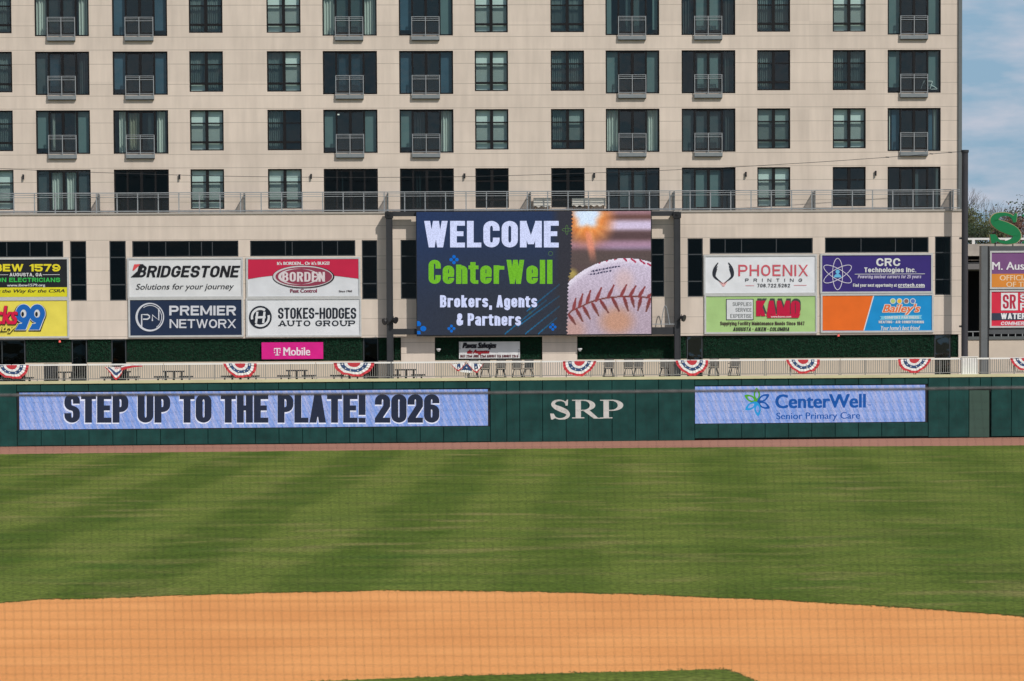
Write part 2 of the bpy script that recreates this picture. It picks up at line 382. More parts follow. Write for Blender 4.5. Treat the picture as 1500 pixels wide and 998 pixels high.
    g['6'] = (.95, [Pp((1, .72, 0), (1, 1, R_), (0, 1, R_), (0, 0, R_), (1, 0, R_), (1, .56, R_), (0, .56, 0))])
    g['7'] = (.9, [H(1, 0, 1), Dg(.3, 0, 1, .98)])
    g['8'] = (.95, [('c', [(0, .53, R_), (1, .53, R_), (1, 1, R_), (0, 1, R_)]), ('c', [(0, 0, R_), (1, 0, R_), (1, .53, R_), (0, .53, R_)])])
    g['9'] = (.95, [Pp((0, .28, 0), (0, 0, R_), (1, 0, R_), (1, 1, R_), (0, 1, R_), (0, .44, R_), (1, .44, 0))])
    g['!'] = (0, [V(0, .27, 1), V(0, 0, .17)]); g['.'] = (0, [V(0, 0, .14)]); g[','] = (0, [V(0, 0, .15), Dg(-.0, -.2, 0, .05)]); g["'"] = (0, [V(0, .7, 1)]); g['-'] = (.5, [H(.48, 0, 1)]); g['\u2022'] = (0, [V(0, .4, .62)])
    g['&'] = (1.1, [Pp((1, .42, 0), (.85, 0, R_), (0, 0, R_), (0, .5, R_), (.75, .62, R_), (.7, 1, R_), (.18, 1, R_), (.18, .66, .3), (1, .0, 0))])
    x = XH
    g['a'] = (.88, [V(1, 0, x*.8), Pp((0, x*.78, 0), (0, x, R_), (1, x, R_), (1, x*.5, 0)), Pp((1, x*.56, 0), (0, x*.56, R_), (0, 0, R_), (1, 0, 0))])
    g['b'] = (.9, [V(0), O(x)]); g['d'] = (.9, [V(1), O(x)]); g['o'] = (.9, [O(x)])
    g['c'] = (.88, [Pp((1, x*.66, 0), (1, x, R_), (0, x, R_), (0, 0, R_), (1, 0, R_), (1, x*.34, 0))])
    g['e'] = (.9, [Pp((1, x*.28, 0), (1, 0, R_), (0, 0, R_), (0, x, R_), (1, x, R_), (1, x*.46, 0)), H(x*.47, .08, .98)])
    g['f'] = (.6, [Pp((.4, -.1, 0), (.4, 1, R_), (1, 1, 0)), H(x, 0, 1)])
    g['g'] = (.9, [O(x), Pp((1, x, 0), (1, -.28, R_), (0, -.28, R_), (0, -.12, 0))])
    g['h'] = (.88, [V(0), Pp((0, x, 0), (1, x, R_), (1, -.1, 0))]); g['n'] = (.88, [V(0, 0, x+.08), Pp((0, x, 0), (1, x, R_), (1, -.1, 0))])
    g['i'] = (0, [V(0, 0, x+.05), V(0, .88, 1.0)]); g['l'] = (0, [V(0)]); g['j'] = (.3, [Pp((1, x+.08, 0), (1, -.28, R_), (0, -.28, 0)), V(1, .88, 1.0)])
    g['k'] = (.9, [V(0), Dg(.1, .3, 1, x+.05), Dg(1, 0, .4, .46)])
    g['m'] = ((1.5, .7), [V(0, 0, x+.08), Pp((0, x, 0), (.5, x, R_), (.5, -.1, 0)), Pp((.5, x, 0), (1, x, R_), (1, -.1, 0))])
    g['p'] = (.9, [V(0, -.3, x+.05), O(x)]); g['q'] = (.9, [V(1, -.3, x+.05), O(x)]); g['r'] = ((.30, .62), [V(0, 0, x+.05), Pp((0, x*.62, 0), (.12, x, R_), (.7, x, 0)), H(x-.02, .45, 1.0)])
    g['s'] = (.85, [Pp((1, x*.74, 0), (1, x, R_), (0, x, R_), (0, x*.52, R_), (1, x*.48, R_), (1, 0, R_), (0, 0, R_), (0, x*.26, 0))])
    g['t'] = ((.26, .35), [Pp((.25, .98, 0), (.25, 0, R_), (.8, 0, 0)), H(0, .5, 1.0), H(x, -.1, 1.02)]); g['u'] = (.88, [V(1, 0, x+.05), Pp((0, x+.1, 0), (0, 0, R_), (1, 0, 0))])
    g['v'] = (.92, [Dg(.5, 0, 0, x+.05), Dg(.5, 0, 1, x+.05)]); g['w'] = ((1.3, .8), [Dg(.26, 0, 0, x+.05), Dg(.26, 0, .5, x+.05), Dg(.74, 0, .5, x+.05), Dg(.74, 0, 1, x+.05)])
    g['x'] = (.92, [Dg(0, 0, 1, x+.05), Dg(1, 0, 0, x+.05)]); g['y'] = (.92, [Dg(.5, 0, 0, x+.05), Dg(.28, -.3, 1, x+.05)])
    return g
GL = _G()
def caps(P, s, box, mat, parent, d, tx, ty=None, gap=1.0, space=None, shear=0.0, slab=0.0, name='lettering', desc=0.0, rnd=1.0):
    """box: ink box in photo measure (baseline at y1-desc); tx, ty: stem and bar thickness; gap: space between letters (x tx)"""
    ty = tx*.8 if ty is None else ty
    x0, y0, x1, y1 = box; y1 = y1-desc; h = y1-y0; sp = (gap if space is None else space)
    shw = shear*h; W = (x1-x0)-shw; gp = gap*tx*.5; units = 0; fixed = 0
    for i, ch in enumerate(s):
        if ch == ' ': units += .5; fixed += .55*tx; continue
        gu = GL[ch][0]; ex = gu[1] if isinstance(gu, tuple) else 0; gu = gu[0] if isinstance(gu, tuple) else gu
        units += gu; fixed += tx*(1+ex)+(gp if i < len(s)-1 else 0)
    k = (W-fixed)/units; mb = MB(); x = x0; e = 0
    def put(px_, py, q):   # local ink coords -> plane
        return P.pt(*P.px(px_+shear*(py-0), y1-py, d), d+q)
    for i, ch in enumerate(s):
        if ch == ' ': x += .5*k+.55*tx; continue
        wd, prims = GL[ch]; ex = wd[1] if isinstance(wd, tuple) else 0; wd = wd[0] if isinstance(wd, tuple) else wd; cw = wd*k+ex*tx; w_ = cw+tx; X = lambda u: x+tx/2+u*cw; Y = lambda v: ty/2+v*(h-ty); rr = min(cw, h-ty)*.5*rnd+.001
        for pr_ in prims:
            e += 1; q = (e % 7)*.0004
            if pr_[0] in 'pc':
                cl = pr_[0] == 'c'; pts = rpath([(X(a), Y(b), min(c, max(rr, tx*.55)) if c else 0) for a, b, c in pr_[1]], cl); n = len(pts); A, B = [], []
                for m_ in range(n):
                    a = pts[(m_-1) % n] if (cl or m_ > 0) else pts[m_]; b = pts[(m_+1) % n] if (cl or m_ < n-1) else pts[m_]
                    dx, dy = b[0]-a[0], b[1]-a[1]; l_ = math.hypot(dx, dy) or 1; nx_, ny_ = -dy/l_*tx/2, dx/l_*ty/2
                    A.append((pts[m_][0]+nx_, pts[m_][1]+ny_)); B.append((pts[m_][0]-nx_, pts[m_][1]-ny_))
                if not cl:   # trim ends that run past the ink box
                    for lst in (A, B):
                        for m_ in (0, -1):
                            ylo = 0 if min(b for a, b, c in pr_[1]) > -.2 else -9
                            lst[m_] = (lst[m_][0], max(ylo, min(h, lst[m_][1])))
                vs = [put(a, b, q) for a, b in A]+[put(a, b, q) for a, b in B]
                mb.add(vs, [(j, (j+1) % n, n+(j+1) % n, n+j) for j in range(n if cl else n-1)])
            else:
                if pr_[0] == 'v': _, u, a, b = pr_; qd = [(X(u)-tx/2, a*h), (X(u)+tx/2, a*h), (X(u)+tx/2, b*h), (X(u)-tx/2, b*h)]
                elif pr_[0] == 'h': _, v, a, b = pr_; qd = [(x+a*w_, Y(v)-ty/2), (x+b*w_, Y(v)-ty/2), (x+b*w_, Y(v)+ty/2), (x+a*w_, Y(v)+ty/2)]
                else: _, a, b, c_, dd = pr_; t2 = tx*(.44 if ch in 'WMw' else .5); qd = [(X(a)-t2, b*h), (X(a)+t2, b*h), (X(c_)+t2, dd*h), (X(c_)-t2, dd*h)]
                mb.add([put(a, b, q) for a, b in qd], [(0, 1, 2, 3)])
        if slab and ch in 'AHIKMNTUPRF':
            for u in ((0, 1) if ch in 'AHKMNU' else (.5,) if ch == 'T' else (0,)):
                e += 1; q = (e % 7)*.0004
                for yy in ((0, ty*.9), (h-ty*.9, h)) if ch not in 'ATU' else ((0, ty*.9),) if ch != 'U' else ((h-ty*.9, h),):
                    mb.add([put(a, b, q+.0004) for a, b in ((X(u)-tx/2-slab, yy[0]), (X(u)+tx/2+slab, yy[0]), (X(u)+tx/2+slab, yy[1]), (X(u)-tx/2-slab, yy[1]))], [(0, 1, 2, 3)])
        x += w_+gp
    return mb.build(name, mat, parent)

# ------------------------------------------------------------------ ground
def sheet(name, pts, z, mat):
    mb = MB(); mb.add([(p[0], p[1], z) for p in pts], [tuple(range(len(pts)))])
    return tag(mb.build(name, mat), kind='structure')
def turf_mat():
    m = bpy.data.materials.new('outfield_turf'); m.use_nodes = True; n = m.node_tree; b = n.nodes['Principled BSDF']; l = n.links.new
    b.inputs['Roughness'].default_value = 0.85; b.inputs['Specular IOR Level'].default_value = 0.05
    t = n.nodes.new('ShaderNodeTexCoord')
    def noise(sc, stretch, det=5):
        mp = n.nodes.new('ShaderNodeMapping'); mp.inputs['Scale'].default_value = stretch
        z = n.nodes.new('ShaderNodeTexNoise'); z.inputs['Scale'].default_value = sc; z.inputs['Detail'].default_value = det
        l(t.outputs['Object'], mp.inputs['Vector']); l(mp.outputs[0], z.inputs['Vector']); return z.outputs['Fac']
    def stripes(ang, width, soft):  # mowing stripes: sheen of the leaning grass put into the base colour
        mp = n.nodes.new('ShaderNodeMapping'); mp.inputs['Rotation'].default_value = (0, 0, ang)
        sx = n.nodes.new('ShaderNodeSeparateXYZ'); l(t.outputs['Object'], mp.inputs['Vector']); l(mp.outputs[0], sx.inputs[0])
        wob = n.nodes.new('ShaderNodeMath'); wob.operation = 'MULTIPLY_ADD'; l(noise(0.10, (1, 1, 1), 3), wob.inputs[0]); wob.inputs[1].default_value = 2.2; l(sx.outputs['X'], wob.inputs[2])
        k = n.nodes.new('ShaderNodeMath'); k.operation = 'MULTIPLY'; k.inputs[1].default_value = PI/width; l(wob.outputs[0], k.inputs[0])
        s = n.nodes.new('ShaderNodeMath'); s.operation = 'SINE'; l(k.outputs[0], s.inputs[0])
        r = n.nodes.new('ShaderNodeMapRange'); r.inputs['From Min'].default_value = -soft; r.inputs['From Max'].default_value = soft
        r.interpolation_type = 'SMOOTHSTEP'
        l(s.outputs[0], r.inputs['Value']); return r.outputs[0]
    def mixc(fac, a, c):
        q = n.nodes.new('ShaderNodeMix'); q.data_type = 'RGBA'
        if isinstance(fac, float): q.inputs['Factor'].default_value = fac
        else: l(fac, q.inputs['Factor'])
        for nm, v in (('A', a), ('B', c)):
            if isinstance(v, tuple): q.inputs[nm].default_value = (*v, 1)
            else: l(v, q.inputs[nm])
        return q.outputs['Result']
    def mr(v, a, c, lo, hi):
        r = n.nodes.new('ShaderNodeMapRange'); r.inputs['From Min'].default_value = a; r.inputs['From Max'].default_value = c
        r.inputs['To Min'].default_value = lo; r.inputs['To Max'].default_value = hi; l(v, r.inputs['Value']); return r.outputs[0]
    s1 = stripes(math.radians(3), 2.75, 0.55); s2 = stripes(math.radians(55), 4.6, 0.6); s3 = stripes(math.radians(-50), 4.6, 0.6)
    def math2(op, a, c):
        q = n.nodes.new('ShaderNodeMath'); q.operation = op
        for k_, v in enumerate((a, c)):
            if isinstance(v, float): q.inputs[k_].default_value = v
            else: l(v, q.inputs[k_])
        return q.outputs[0]
    diag = math2('MULTIPLY', math2('ADD', s2, s3), 0.5)
    sx0 = n.nodes.new('ShaderNodeSeparateXYZ'); l(t.outputs['Object'], sx0.inputs[0])
    side = mr(sx0.outputs['X'], -6.0, 6.0, 0.05, 0.50)
    mixs = n.nodes.new('ShaderNodeMix'); l(side, mixs.inputs['Factor']); l(s1, mixs.inputs['A']); l(diag, mixs.inputs['B'])
    sw = math2('ADD', math2('MULTIPLY', mixs.outputs['Result'], 0.52), math2('MULTIPLY', mr(noise(0.9, (0.55, 1.0, 1), 7), 0.3, 0.7, 0.0, 1.0), 0.48))
    base = mixc(sw, (0.062, 0.106, 0.013), (0.152, 0.194, 0.037))
    dry = mr(noise(0.55, (0.5, 1.0, 1), 8), 0.50, 0.70, 0.0, 0.72)
    dm = mr(noise(0.085, (1, 1, 1), 3), 0.38, 0.60, 0.15, 1.0)
    base = mixc(math2('MULTIPLY', dry, dm), base, (0.245, 0.215, 0.080))
    lush = mr(noise(0.42, (0.5, 1.0, 1), 6), 0.54, 0.72, 0.0, 0.55)
    base = mixc(lush, base, (0.048, 0.112, 0.015))
    fine = mr(noise(7.5, (1.0, 0.8, 1), 9), 0.3, 0.7, 0.62, 1.42)
    fm = n.nodes.new('ShaderNodeMix'); fm.data_type = 'RGBA'; fm.blend_type = 'MULTIPLY'; fm.inputs['Factor'].default_value = 1
    l(base, fm.inputs['A']); l(fine, fm.inputs['B']); l(fm.outputs['Result'], b.inputs['Base Color'])
    bn = n.nodes.new('ShaderNodeBump'); bn.inputs['Strength'].default_value = 0.5; bn.inputs['Distance'].default_value = 0.05
    l(noise(12, (1, 1, 1), 2), bn.inputs['Height']); l(bn.outputs[0], b.inputs['Normal'])
    return m
mTurf = turf_mat()
def dirt_mat(name, c0, c1, c2, streak=(0.22, 1.3, 1)):
    m = bpy.data.materials.new(name); m.use_nodes = True; n = m.node_tree; b = n.nodes['Principled BSDF']; l = n.links.new
    b.inputs['Roughness'].default_value = 0.95; b.inputs['Specular IOR Level'].default_value = 0.1
    t = n.nodes.new('ShaderNodeTexCoord')
    def noise(sc, stretch, det, lo, hi):
        mp = n.nodes.new('ShaderNodeMapping'); mp.inputs['Scale'].default_value = stretch
        z = n.nodes.new('ShaderNodeTexNoise'); z.inputs['Scale'].default_value = sc; z.inputs['Detail'].default_value = det
        r = n.nodes.new('ShaderNodeMapRange'); r.inputs['From Min'].default_value = 0.33; r.inputs['From Max'].default_value = 0.67
        r.inputs['To Min'].default_value = lo; r.inputs['To Max'].default_value = hi
        l(t.outputs['Object'], mp.inputs['Vector']); l(mp.outputs[0], z.inputs['Vector']); l(z.outputs['Fac'], r.inputs['Value']); return r.outputs[0]
    q = n.nodes.new('ShaderNodeMix'); q.data_type = 'RGBA'; q.inputs['A'].default_value = (*c0, 1); q.inputs['B'].default_value = (*c1, 1)
    l(noise(0.9, streak, 5, 0.2, 0.8), q.inputs['Factor'])
    q2 = n.nodes.new('ShaderNodeMix'); q2.data_type = 'RGBA'; q2.inputs['B'].default_value = (*c2, 1); l(q.outputs['Result'], q2.inputs['A'])
    l(noise(0.22, (1, 1, 1), 8, -0.2, 0.75), q2.inputs['Factor'])
    f = n.nodes.new('ShaderNodeMix'); f.data_type = 'RGBA'; f.blend_type = 'MULTIPLY'; f.inputs['Factor'].default_value = 1
    l(q2.outputs['Result'], f.inputs['A']); l(noise(14, (1, .45, 1), 8, 0.93, 1.065), f.inputs['B']); l(f.outputs['Result'], b.inputs['Base Color'])
    bn = n.nodes.new('ShaderNodeBump'); bn.inputs['Strength'].default_value = 0.10; bn.inputs['Distance'].default_value = 0.03
    l(noise(4, (1, 1.4, 1), 6, 0, 1), bn.inputs['Height']); l(bn.outputs[0], b.inputs['Normal']); return m
mDirt = dirt_mat('infield_clay', (0.76, 0.325, 0.106), (0.86, 0.395, 0.142), (0.70, 0.29, 0.094))
mTrack = dirt_mat('warning_track_clay', (0.36, 0.175, 0.125), (0.42, 0.21, 0.15), (0.39, 0.195, 0.14))
mEarth = M('far_ground', (0.10, 0.10, 0.06), 0.95, 0.3, 0.05)

sheet('ground', [(-3000, -300), (3000, -300), (3000, 4000), (-3000, 4000)], -0.02, mEarth)
def g2(x, y): p = ground(x, y); return (p.x, p.y)
wl0 = WALL.pt(-75, 0); wr0 = WALL.pt(75, 0)
tl, tr = g2(0, 666), g2(1500, 653.2)
def ext(a, b, x):
    t = (x-a[0])/(b[0]-a[0]); return (x, a[1]+(b[1]-a[1])*t)
trackedge = [ext(tl, tr, -75), g2(0, 666), g2(400, 661.6), g2(750, 658.2), g2(1100, 655.4), g2(1500, 653.2), ext(tl, tr, 75)]
sheet('warning_track', [(-75, trackedge[0][1]-2), (75, trackedge[-1][1]-2), (wr0.x, wr0.y+1), (wl0.x, wl0.y+1)], 0.0, mTrack)
dirt_edge = [(-900, 1010), (-400, 925), (0, 882.8), (125, 876.8), (250, 872.2), (375, 868.8), (500, 866.4), (625, 865.3), (750, 866.2), (900, 869.6), (1075, 876), (1200, 882.8), (1350, 892.3), (1500, 903), (1900, 940), (2500, 1050)]
de = [g2(x, y) for x, y in catmull(dirt_edge, 6)]
rg = random.Random(5)
de = [(x, y+rg.uniform(-0.05, 0.05)) for x, y in de]
grass_poly = de+[(60, de[-1][1]), (75, trackedge[-1][1])]+[(x, y) for x, y in reversed(trackedge)]+[(-60, de[0][1])]
mbg = MB()
# strip between dirt edge and track so that the polygon stays well behaved
NG = 1400
def interp(poly, x):
    for a, b in zip(poly[:-1], poly[1:]):
        if a[0] <= x <= b[0]: return a[1]+(b[1]-a[1])*(x-a[0])/max(1e-9, b[0]-a[0])
    return poly[0][1] if x < poly[0][0] else poly[-1][1]
xs = [-75+150*i/NG for i in range(NG+1)]
rows = []
jit = 0.0; GZ = 0.016
for x in xs:
    jit = jit*.75+rg.uniform(-0.06, 0.06)
    rows.append(((x, interp(de, x)+jit, GZ), (x, interp(trackedge, x)+rg.uniform(-0.15, 0.15), GZ)))
for a, b in zip(rows[:-1], rows[1:]): mbg.add([(a[0][0], a[0][1], -.005), (b[0][0], b[0][1], -.005), b[0], a[0]], [(0, 1, 2, 3)])
for a, b in zip(rows[:-1], rows[1:]): mbg.add([a[0], b[0], b[1], a[1]], [(0, 1, 2, 3)])
tag(mbg.build('outfield_grass', mTurf), kind='structure')
mbd = MB()
for a, b in zip(rows[:-1], rows[1:]):
    mbd.add([(a[0][0], 20, 0.0), (b[0][0], 20, 0.0), (b[0][0], b[0][1]+0.4, 0.0), (a[0][0], a[0][1]+0.4, 0.0)], [(0, 1, 2, 3)])
tag(mbd.build('infield_dirt', mDirt), kind='structure')
ig = [(330, 1008), (440, 1000.5), (560, 995.5), (680, 991.4), (800, 988), (920, 985.2), (1010, 983), (1055, 982.2), (1068, 984), (1085, 990), (1106, 999), (1135, 1012)]
igp = [g2(x, y) for x, y in ig]
sheet('infield_grass', igp+[(igp[-1][0]+1, 26), (igp[0][0]-6, 26)], 0.016, mTurf)

mbt = MB(); R9 = random.Random(21)
edge2 = [g2(x, y) for x, y in catmull(ig, 8)]
def tufts(pts, sgn, n):
    for _ in range(n):
        k = R9.randrange(len(pts)-1); t = R9.random(); x = pts[k][0]+(pts[k+1][0]-pts[k][0])*t; y = pts[k][1]+(pts[k+1][1]-pts[k][1])*t-sgn*abs(R9.gauss(0, .11))
        if abs(x) > 22: continue
        for _b in range(5):
            a = R9.uniform(0, PI); dx, dy = math.cos(a)*.012, math.sin(a)*.012; lx, ly = R9.uniform(-.03, .03), R9.uniform(-.03, .03); h = R9.uniform(.01, .028); bx, by = x+R9.uniform(-.05, .05), y+R9.uniform(-.03, .03)
            mbt.add([(bx-dx, by-dy, 0), (bx+dx, by+dy, 0), (bx+lx, by+ly, h)], [(0, 1, 2)])
tufts([(a[0][0], a[0][1]) for a in rows if abs(a[0][0]) < 22], 1, 2600); tufts(edge2, -1, 300)
tag(mbt.build('edge_grass', M('edge_blades', (.095, .135, .032), .8, .4, 3)), 'short stray grass tufts along the edge of the infield dirt', 'grass', None, 'stuff')

# ------------------------------------------------------------------ apartment building
B0 = LOW.pt(0, 0, -6)
bld = thing('apartment_building', 'tall beige panelled apartment building with dark windows behind the outfield wall', 'building', (B0.x, B0.y, 0))
def UR(x0, y0, x1, y1): return LOW.rect(x0, y0, x1, y1, UPD)
rowTop = [LOW.px(53, y, UPD)[1] for y in (-10.5, 75.8, 162.0, 249.0)]
balBot = [LOW.px(53, y, UPD)[1] for y in (53.4, 139.6, 226.0)]
winBot = [LOW.px(278, y, UPD)[1] for y in (48.4, 134.8, 220.8, 306.5)]
TERR = LOW.px(53, 312.5, 0)[1]                # terrace level
def ucols(lst, y=165): return [(LOW.px(a, y, UPD)[0], LOW.px(b, y, UPD)[0]) for a, b in lst]
BAL = ucols([(-62, 17-0)])[:0]+ucols([(52.3, 131.6), (165.7, 246.2), (473.4, 552.8), (585.2, 664.2), (887.4, 966.0), (998.6, 1077.3), (1300.2, 1378.0)])
WIN = ucols([(-31, 18.6), (278.0, 327.3), (391.6, 441.4), (695.8, 744.6), (807.0, 856.0), (1109.2, 1157.6), (1219.8, 1268.2)])
u_left = LOW.px(-260, 200, UPD)[0]; u_right = LOW.px(1403.5, 160, UPD)[0]
vtop = LOW.px(750, -46, UPD)[1]
def wall_grid(mb, u0, u1, v0, v1, holes, d, reveal, hj, vj, P=LOW):
    us = {u0, u1}; vv = {v0, v1}
    for a, b, c, e in holes: us |= {a, b}; vv |= {c, e}
    hjs = [(v-0.014, v+0.014) for v in hj if v0+0.05 < v < v1-0.05]
    for a, b in hjs: vv |= {a, b}
    vjs = [(u-0.009, u+0.009) for u in vj if u0+.05 < u < u1-.05]
    for a, b in vjs: us |= {a, b}
    us = sorted(x for x in us if u0-1e-6 <= x <= u1+1e-6); vv = sorted(x for x in vv if v0-1e-6 <= x <= v1+1e-6)
    for a, b in zip(us[:-1], us[1:]):
        um = (a+b)/2
        for c, e in zip(vv[:-1], vv[1:]):
            vm = (c+e)/2
            if any(h[0] < um < h[1] and h[2] < vm < h[3] for h in holes): continue
            j = any(x < vm < y for x, y in hjs) or any(x < um < y for x, y in vjs)
            mb.quad(P, a, b, c, e, d, 1 if j else 0)
    for a, b, c, e in holes:
        q = lambda p: P.pt(*p)
        for (p1, p2) in (((a, c), (b, c)), ((b, c), (b, e)), ((b, e), (a, e)), ((a, e), (a, c))):
            mb.add([P.pt(*p1, d), P.pt(*p2, d), P.pt(*p2, d-reveal), P.pt(*p1, d-reveal)], [(0, 1, 2, 3)], 0)
holes = []; balc = []; wins = []
for r in range(4):
    for i, (a, b) in enumerate(BAL):
        lo = balBot[r] if r < 3 else TERR+0.02
        holes.append((a, b, lo, rowTop[r])); balc.append((r, i, a, b, lo, rowTop[r]))
    for i, (a, b) in enumerate(WIN):
        holes.append((a, b, winBot[r], rowTop[r])); wins.append((r, i, a, b, winBot[r], rowTop[r]))
px1 = 149.0/FPX
hj = []
for r in range(4):
    for o in (-2.0, 18.5, 48.0, 64.8): hj.append(rowTop[r]-o*px1)
hj = [v for v in hj if v > TERR+0.1]
vj = []
edges = sorted([a for a, b in BAL+WIN]+[b for a, b in BAL+WIN])
for a, b in BAL+WIN: vj += [a-0.35, b+0.35]
mb = MB(); wall_grid(mb, u_left, u_right, TERR, vtop, holes, UPD, 0.22, hj, [], LOW)
mb.build('wall', [mFac, mJoint], bld)
# building shell: side, roof, floors, rear wall
mb = MB()
mb.pbox(LOW, u_left, u_right, vtop, vtop+0.3, UPD-14, UPD+0.05)
mb.build('roof', mSteelD, bld)
mb = MB()
mb.pbox(LOW, u_right-0.25, u_right-0.002, TERR, vtop, UPD-14, UPD-0.22); mb.pbox(LOW, u_left+.002, u_left+0.25, TERR, vtop, UPD-14, UPD-0.22)
mb.build('side_wall', mFac, bld)
mb = MB()
for r in range(4):
    z = (balBot[r] if r < 3 else TERR)-0.12
    mb.pbox(LOW, u_left+0.26, u_right-0.26, z-0.25, z, UPD-13.9, UPD-0.23)
mb.build('floor_slab', mSoff, bld)
mb = MB(); mb.pbox(LOW, u_left+.26, u_right-.26, TERR+.01, vtop-.01, UPD-6.2, UPD-6.0)
cu = sorted(BAL+WIN)
for (a, b), (c, e) in zip(cu[:-1], cu[1:]):
    m_ = (b+c)/2; mb.pbox(LOW, m_-.08, m_+.08, TERR+.02, vtop-.02, UPD-5.95, UPD-0.24)
mb.build('partition', mSoff, bld)
# corner trim on the right end
mb = MB(); mb.pbox(LOW, u_right+0.003, u_right+0.20, TERR+0.03, vtop+0.1, UPD-0.6, UPD+0.1)
mb.build('corner_trim', mSteelD, bld)

rw = random.Random(3)
def wavy(mb, P, u0, u1, v0, v1, d, amp=0.05, per=0.16, m=0):
    n = max(6, int((u1-u0)/0.025)); ph = rw.uniform(0, 6)
    vs = []
    for i in range(n+1):
        u = u0+(u1-u0)*i/n
        q = d+amp*math.sin(u*2*PI/per+ph)+amp*0.5*math.sin(u*2*PI/per*0.37+ph*2)
        vs += [P.pt(u, v0, q), P.pt(u, v1, q+0.02)]
    mb.add(vs, [(2*i, 2*i+2, 2*i+3, 2*i+1) for i in range(n)], m)
def frame_rect(mb, a, b, c, e, t, d0, d1, P=LOW):
    mb.pbox(P, a, b, c, c+t, d0, d1); mb.pbox(P, a, b, e-t, e, d0, d1)
    mb.pbox(P, a, a+t, c+t, e-t, d0, d1); mb.pbox(P, b-t, b, c+t, e-t, d0, d1)
# curtains and flat tinted panels per balcony opening: (row, col): list of (from, to, material) across the opening
T_, B_, G_, D_, Cc, Cl = mTintT, mTintB, mTintG, mSheerD, mCurtC, mCurt
BST = {
 (0, 0): [(0, .20, Cl), (.24, .76, G_), (.80, 1, Cl)], (0, 1): [(0, .25, B_), (.75, 1, B_)], (0, 2): [(0, .22, Cl), (.26, .74, T_), (.77, 1, Cl)],
 (0, 3): [(0, .24, B_), (.77, 1, T_)], (0, 4): [(0, .12, T_), (.38, .64, T_), (.88, 1, T_)], (0, 5): [(0, .2, D_), (.28, .72, T_), (.8, 1, D_)], (0, 6): [(0, .25, T_), (.75, 1, T_)],
 (1, 0): [(0, .24, G_), (.26, .46, B_), (.8, 1, D_)], (1, 1): [(0, .24, B_), (.76, 1, B_)], (1, 2): [(.29, .48, B_), (.52, .72, B_)],
 (1, 3): [(0, .24, B_), (.76, 1, B_)], (1, 4): [(0, .24, T_), (.76, 1, T_)], (1, 5): [(.3, .5, T_), (.5, .7, T_), (.8, 1, D_)], (1, 6): [(0, .24, T_), (.76, .96, T_), (.96, 1, Cl)],
 (2, 0): [(0, .23, T_), (.27, .35, Cl), (.70, .73, Cl), (.77, 1, T_)], (2, 1): [(.09, .23, Cl), (.27, .47, Cc), (.62, .74, G_), (.78, .94, Cl)], (2, 2): [(0, .24, T_), (.76, 1, T_)],
 (2, 3): [(0, .22, T_), (.27, .48, D_), (.77, .97, Cl)], (2, 4): [(0, .24, Cl), (.76, 1, Cl)], (2, 5): [(0, .22, G_), (.28, .72, G_), (.8, 1, D_)], (2, 6): [(.02, .08, Cl), (.09, .24, B_), (.76, .86, B_), (.87, .95, Cl)],
 (3, 0): [(.0, .22, G_), (.27, .47, Cl), (.53, .72, Cl), (.77, 1, G_)], (3, 1): [], (3, 2): [(.32, .36, D_)], (3, 3): [(.3, .4, D_)], (3, 4): [(.26, .5, G_), (.5, .74, G_)], (3, 5): [(0, .24, G_), (.26, .48, T_), (.52, .72, T_)], (3, 6): [(.5, .6, G_), (.93, .98, Cl)]}
fr0, fr1 = UPD-0.19, UPD-0.07
for r, i, a, b, c, e in balc:
    wd = b-a; mb = MB(); frame_rect(mb, a+.004, b-.004, c+.004, e-.004, 0.075, fr0, fr1)
    c1, e1 = c+.079, e-.079
    for f_, t in ((.245, .05), (.5, .075), (.755, .05)):
        mb.pbox(LOW, a+wd*f_-t, a+wd*f_+t, c1, e1, fr0+.01, fr1-.01)
    # door leaf rails
    for f0, f1 in ((.245, .5), (.5, .755)):
        uu0, uu1 = a+wd*f0+.08, a+wd*f1-.08
        mb.pbox(LOW, uu0, uu1, c1, c1+.13, fr0+.02, fr1-.02); mb.pbox(LOW, uu0, uu1, e1-.07, e1, fr0+.02, fr1-.02)
    mb.pbox(LOW, a+wd*.5-.03, a+wd*.5+.03, c+1.0, c+1.16, fr1-.01, fr1+.04)
    wnd = mb.build('balcony_window', mFrame, bld)
    g = MB(); g.quad(LOW, a+.02, b-.02, c+.02, e-.02, UPD-0.13); g.build('pane', mGlass if r < 3 else mDGlass if i in (1, 2, 3) else mGlass, wnd)
    if r < 3 and i not in (5,):
        sc = MB(); sc.quad(LOW, a+wd*.245, a+wd*.755, c+.05, e-.05, UPD-0.155); sc.build('insect_screen', mScreen, wnd)
    for (f0, f1, mt) in BST[(r, i)]:
        cm = MB()
        if mt in (mCurt, mCurtC, mSheerD): wavy(cm, LOW, a+wd*f0+.02, a+wd*f1-.02, c+.03, e-.05, UPD-0.42)
        else:
            lo = c+.03+(rw.choice([0, 0, 0, .3]) if mt is not G_ else 0)
            cm.quad(LOW, a+wd*f0+.01, a+wd*f1-.01, lo, e-.02, UPD-0.30)
        cm.build('curtain', mt, wnd)  # covers real curtains and the flat tinted panels alike
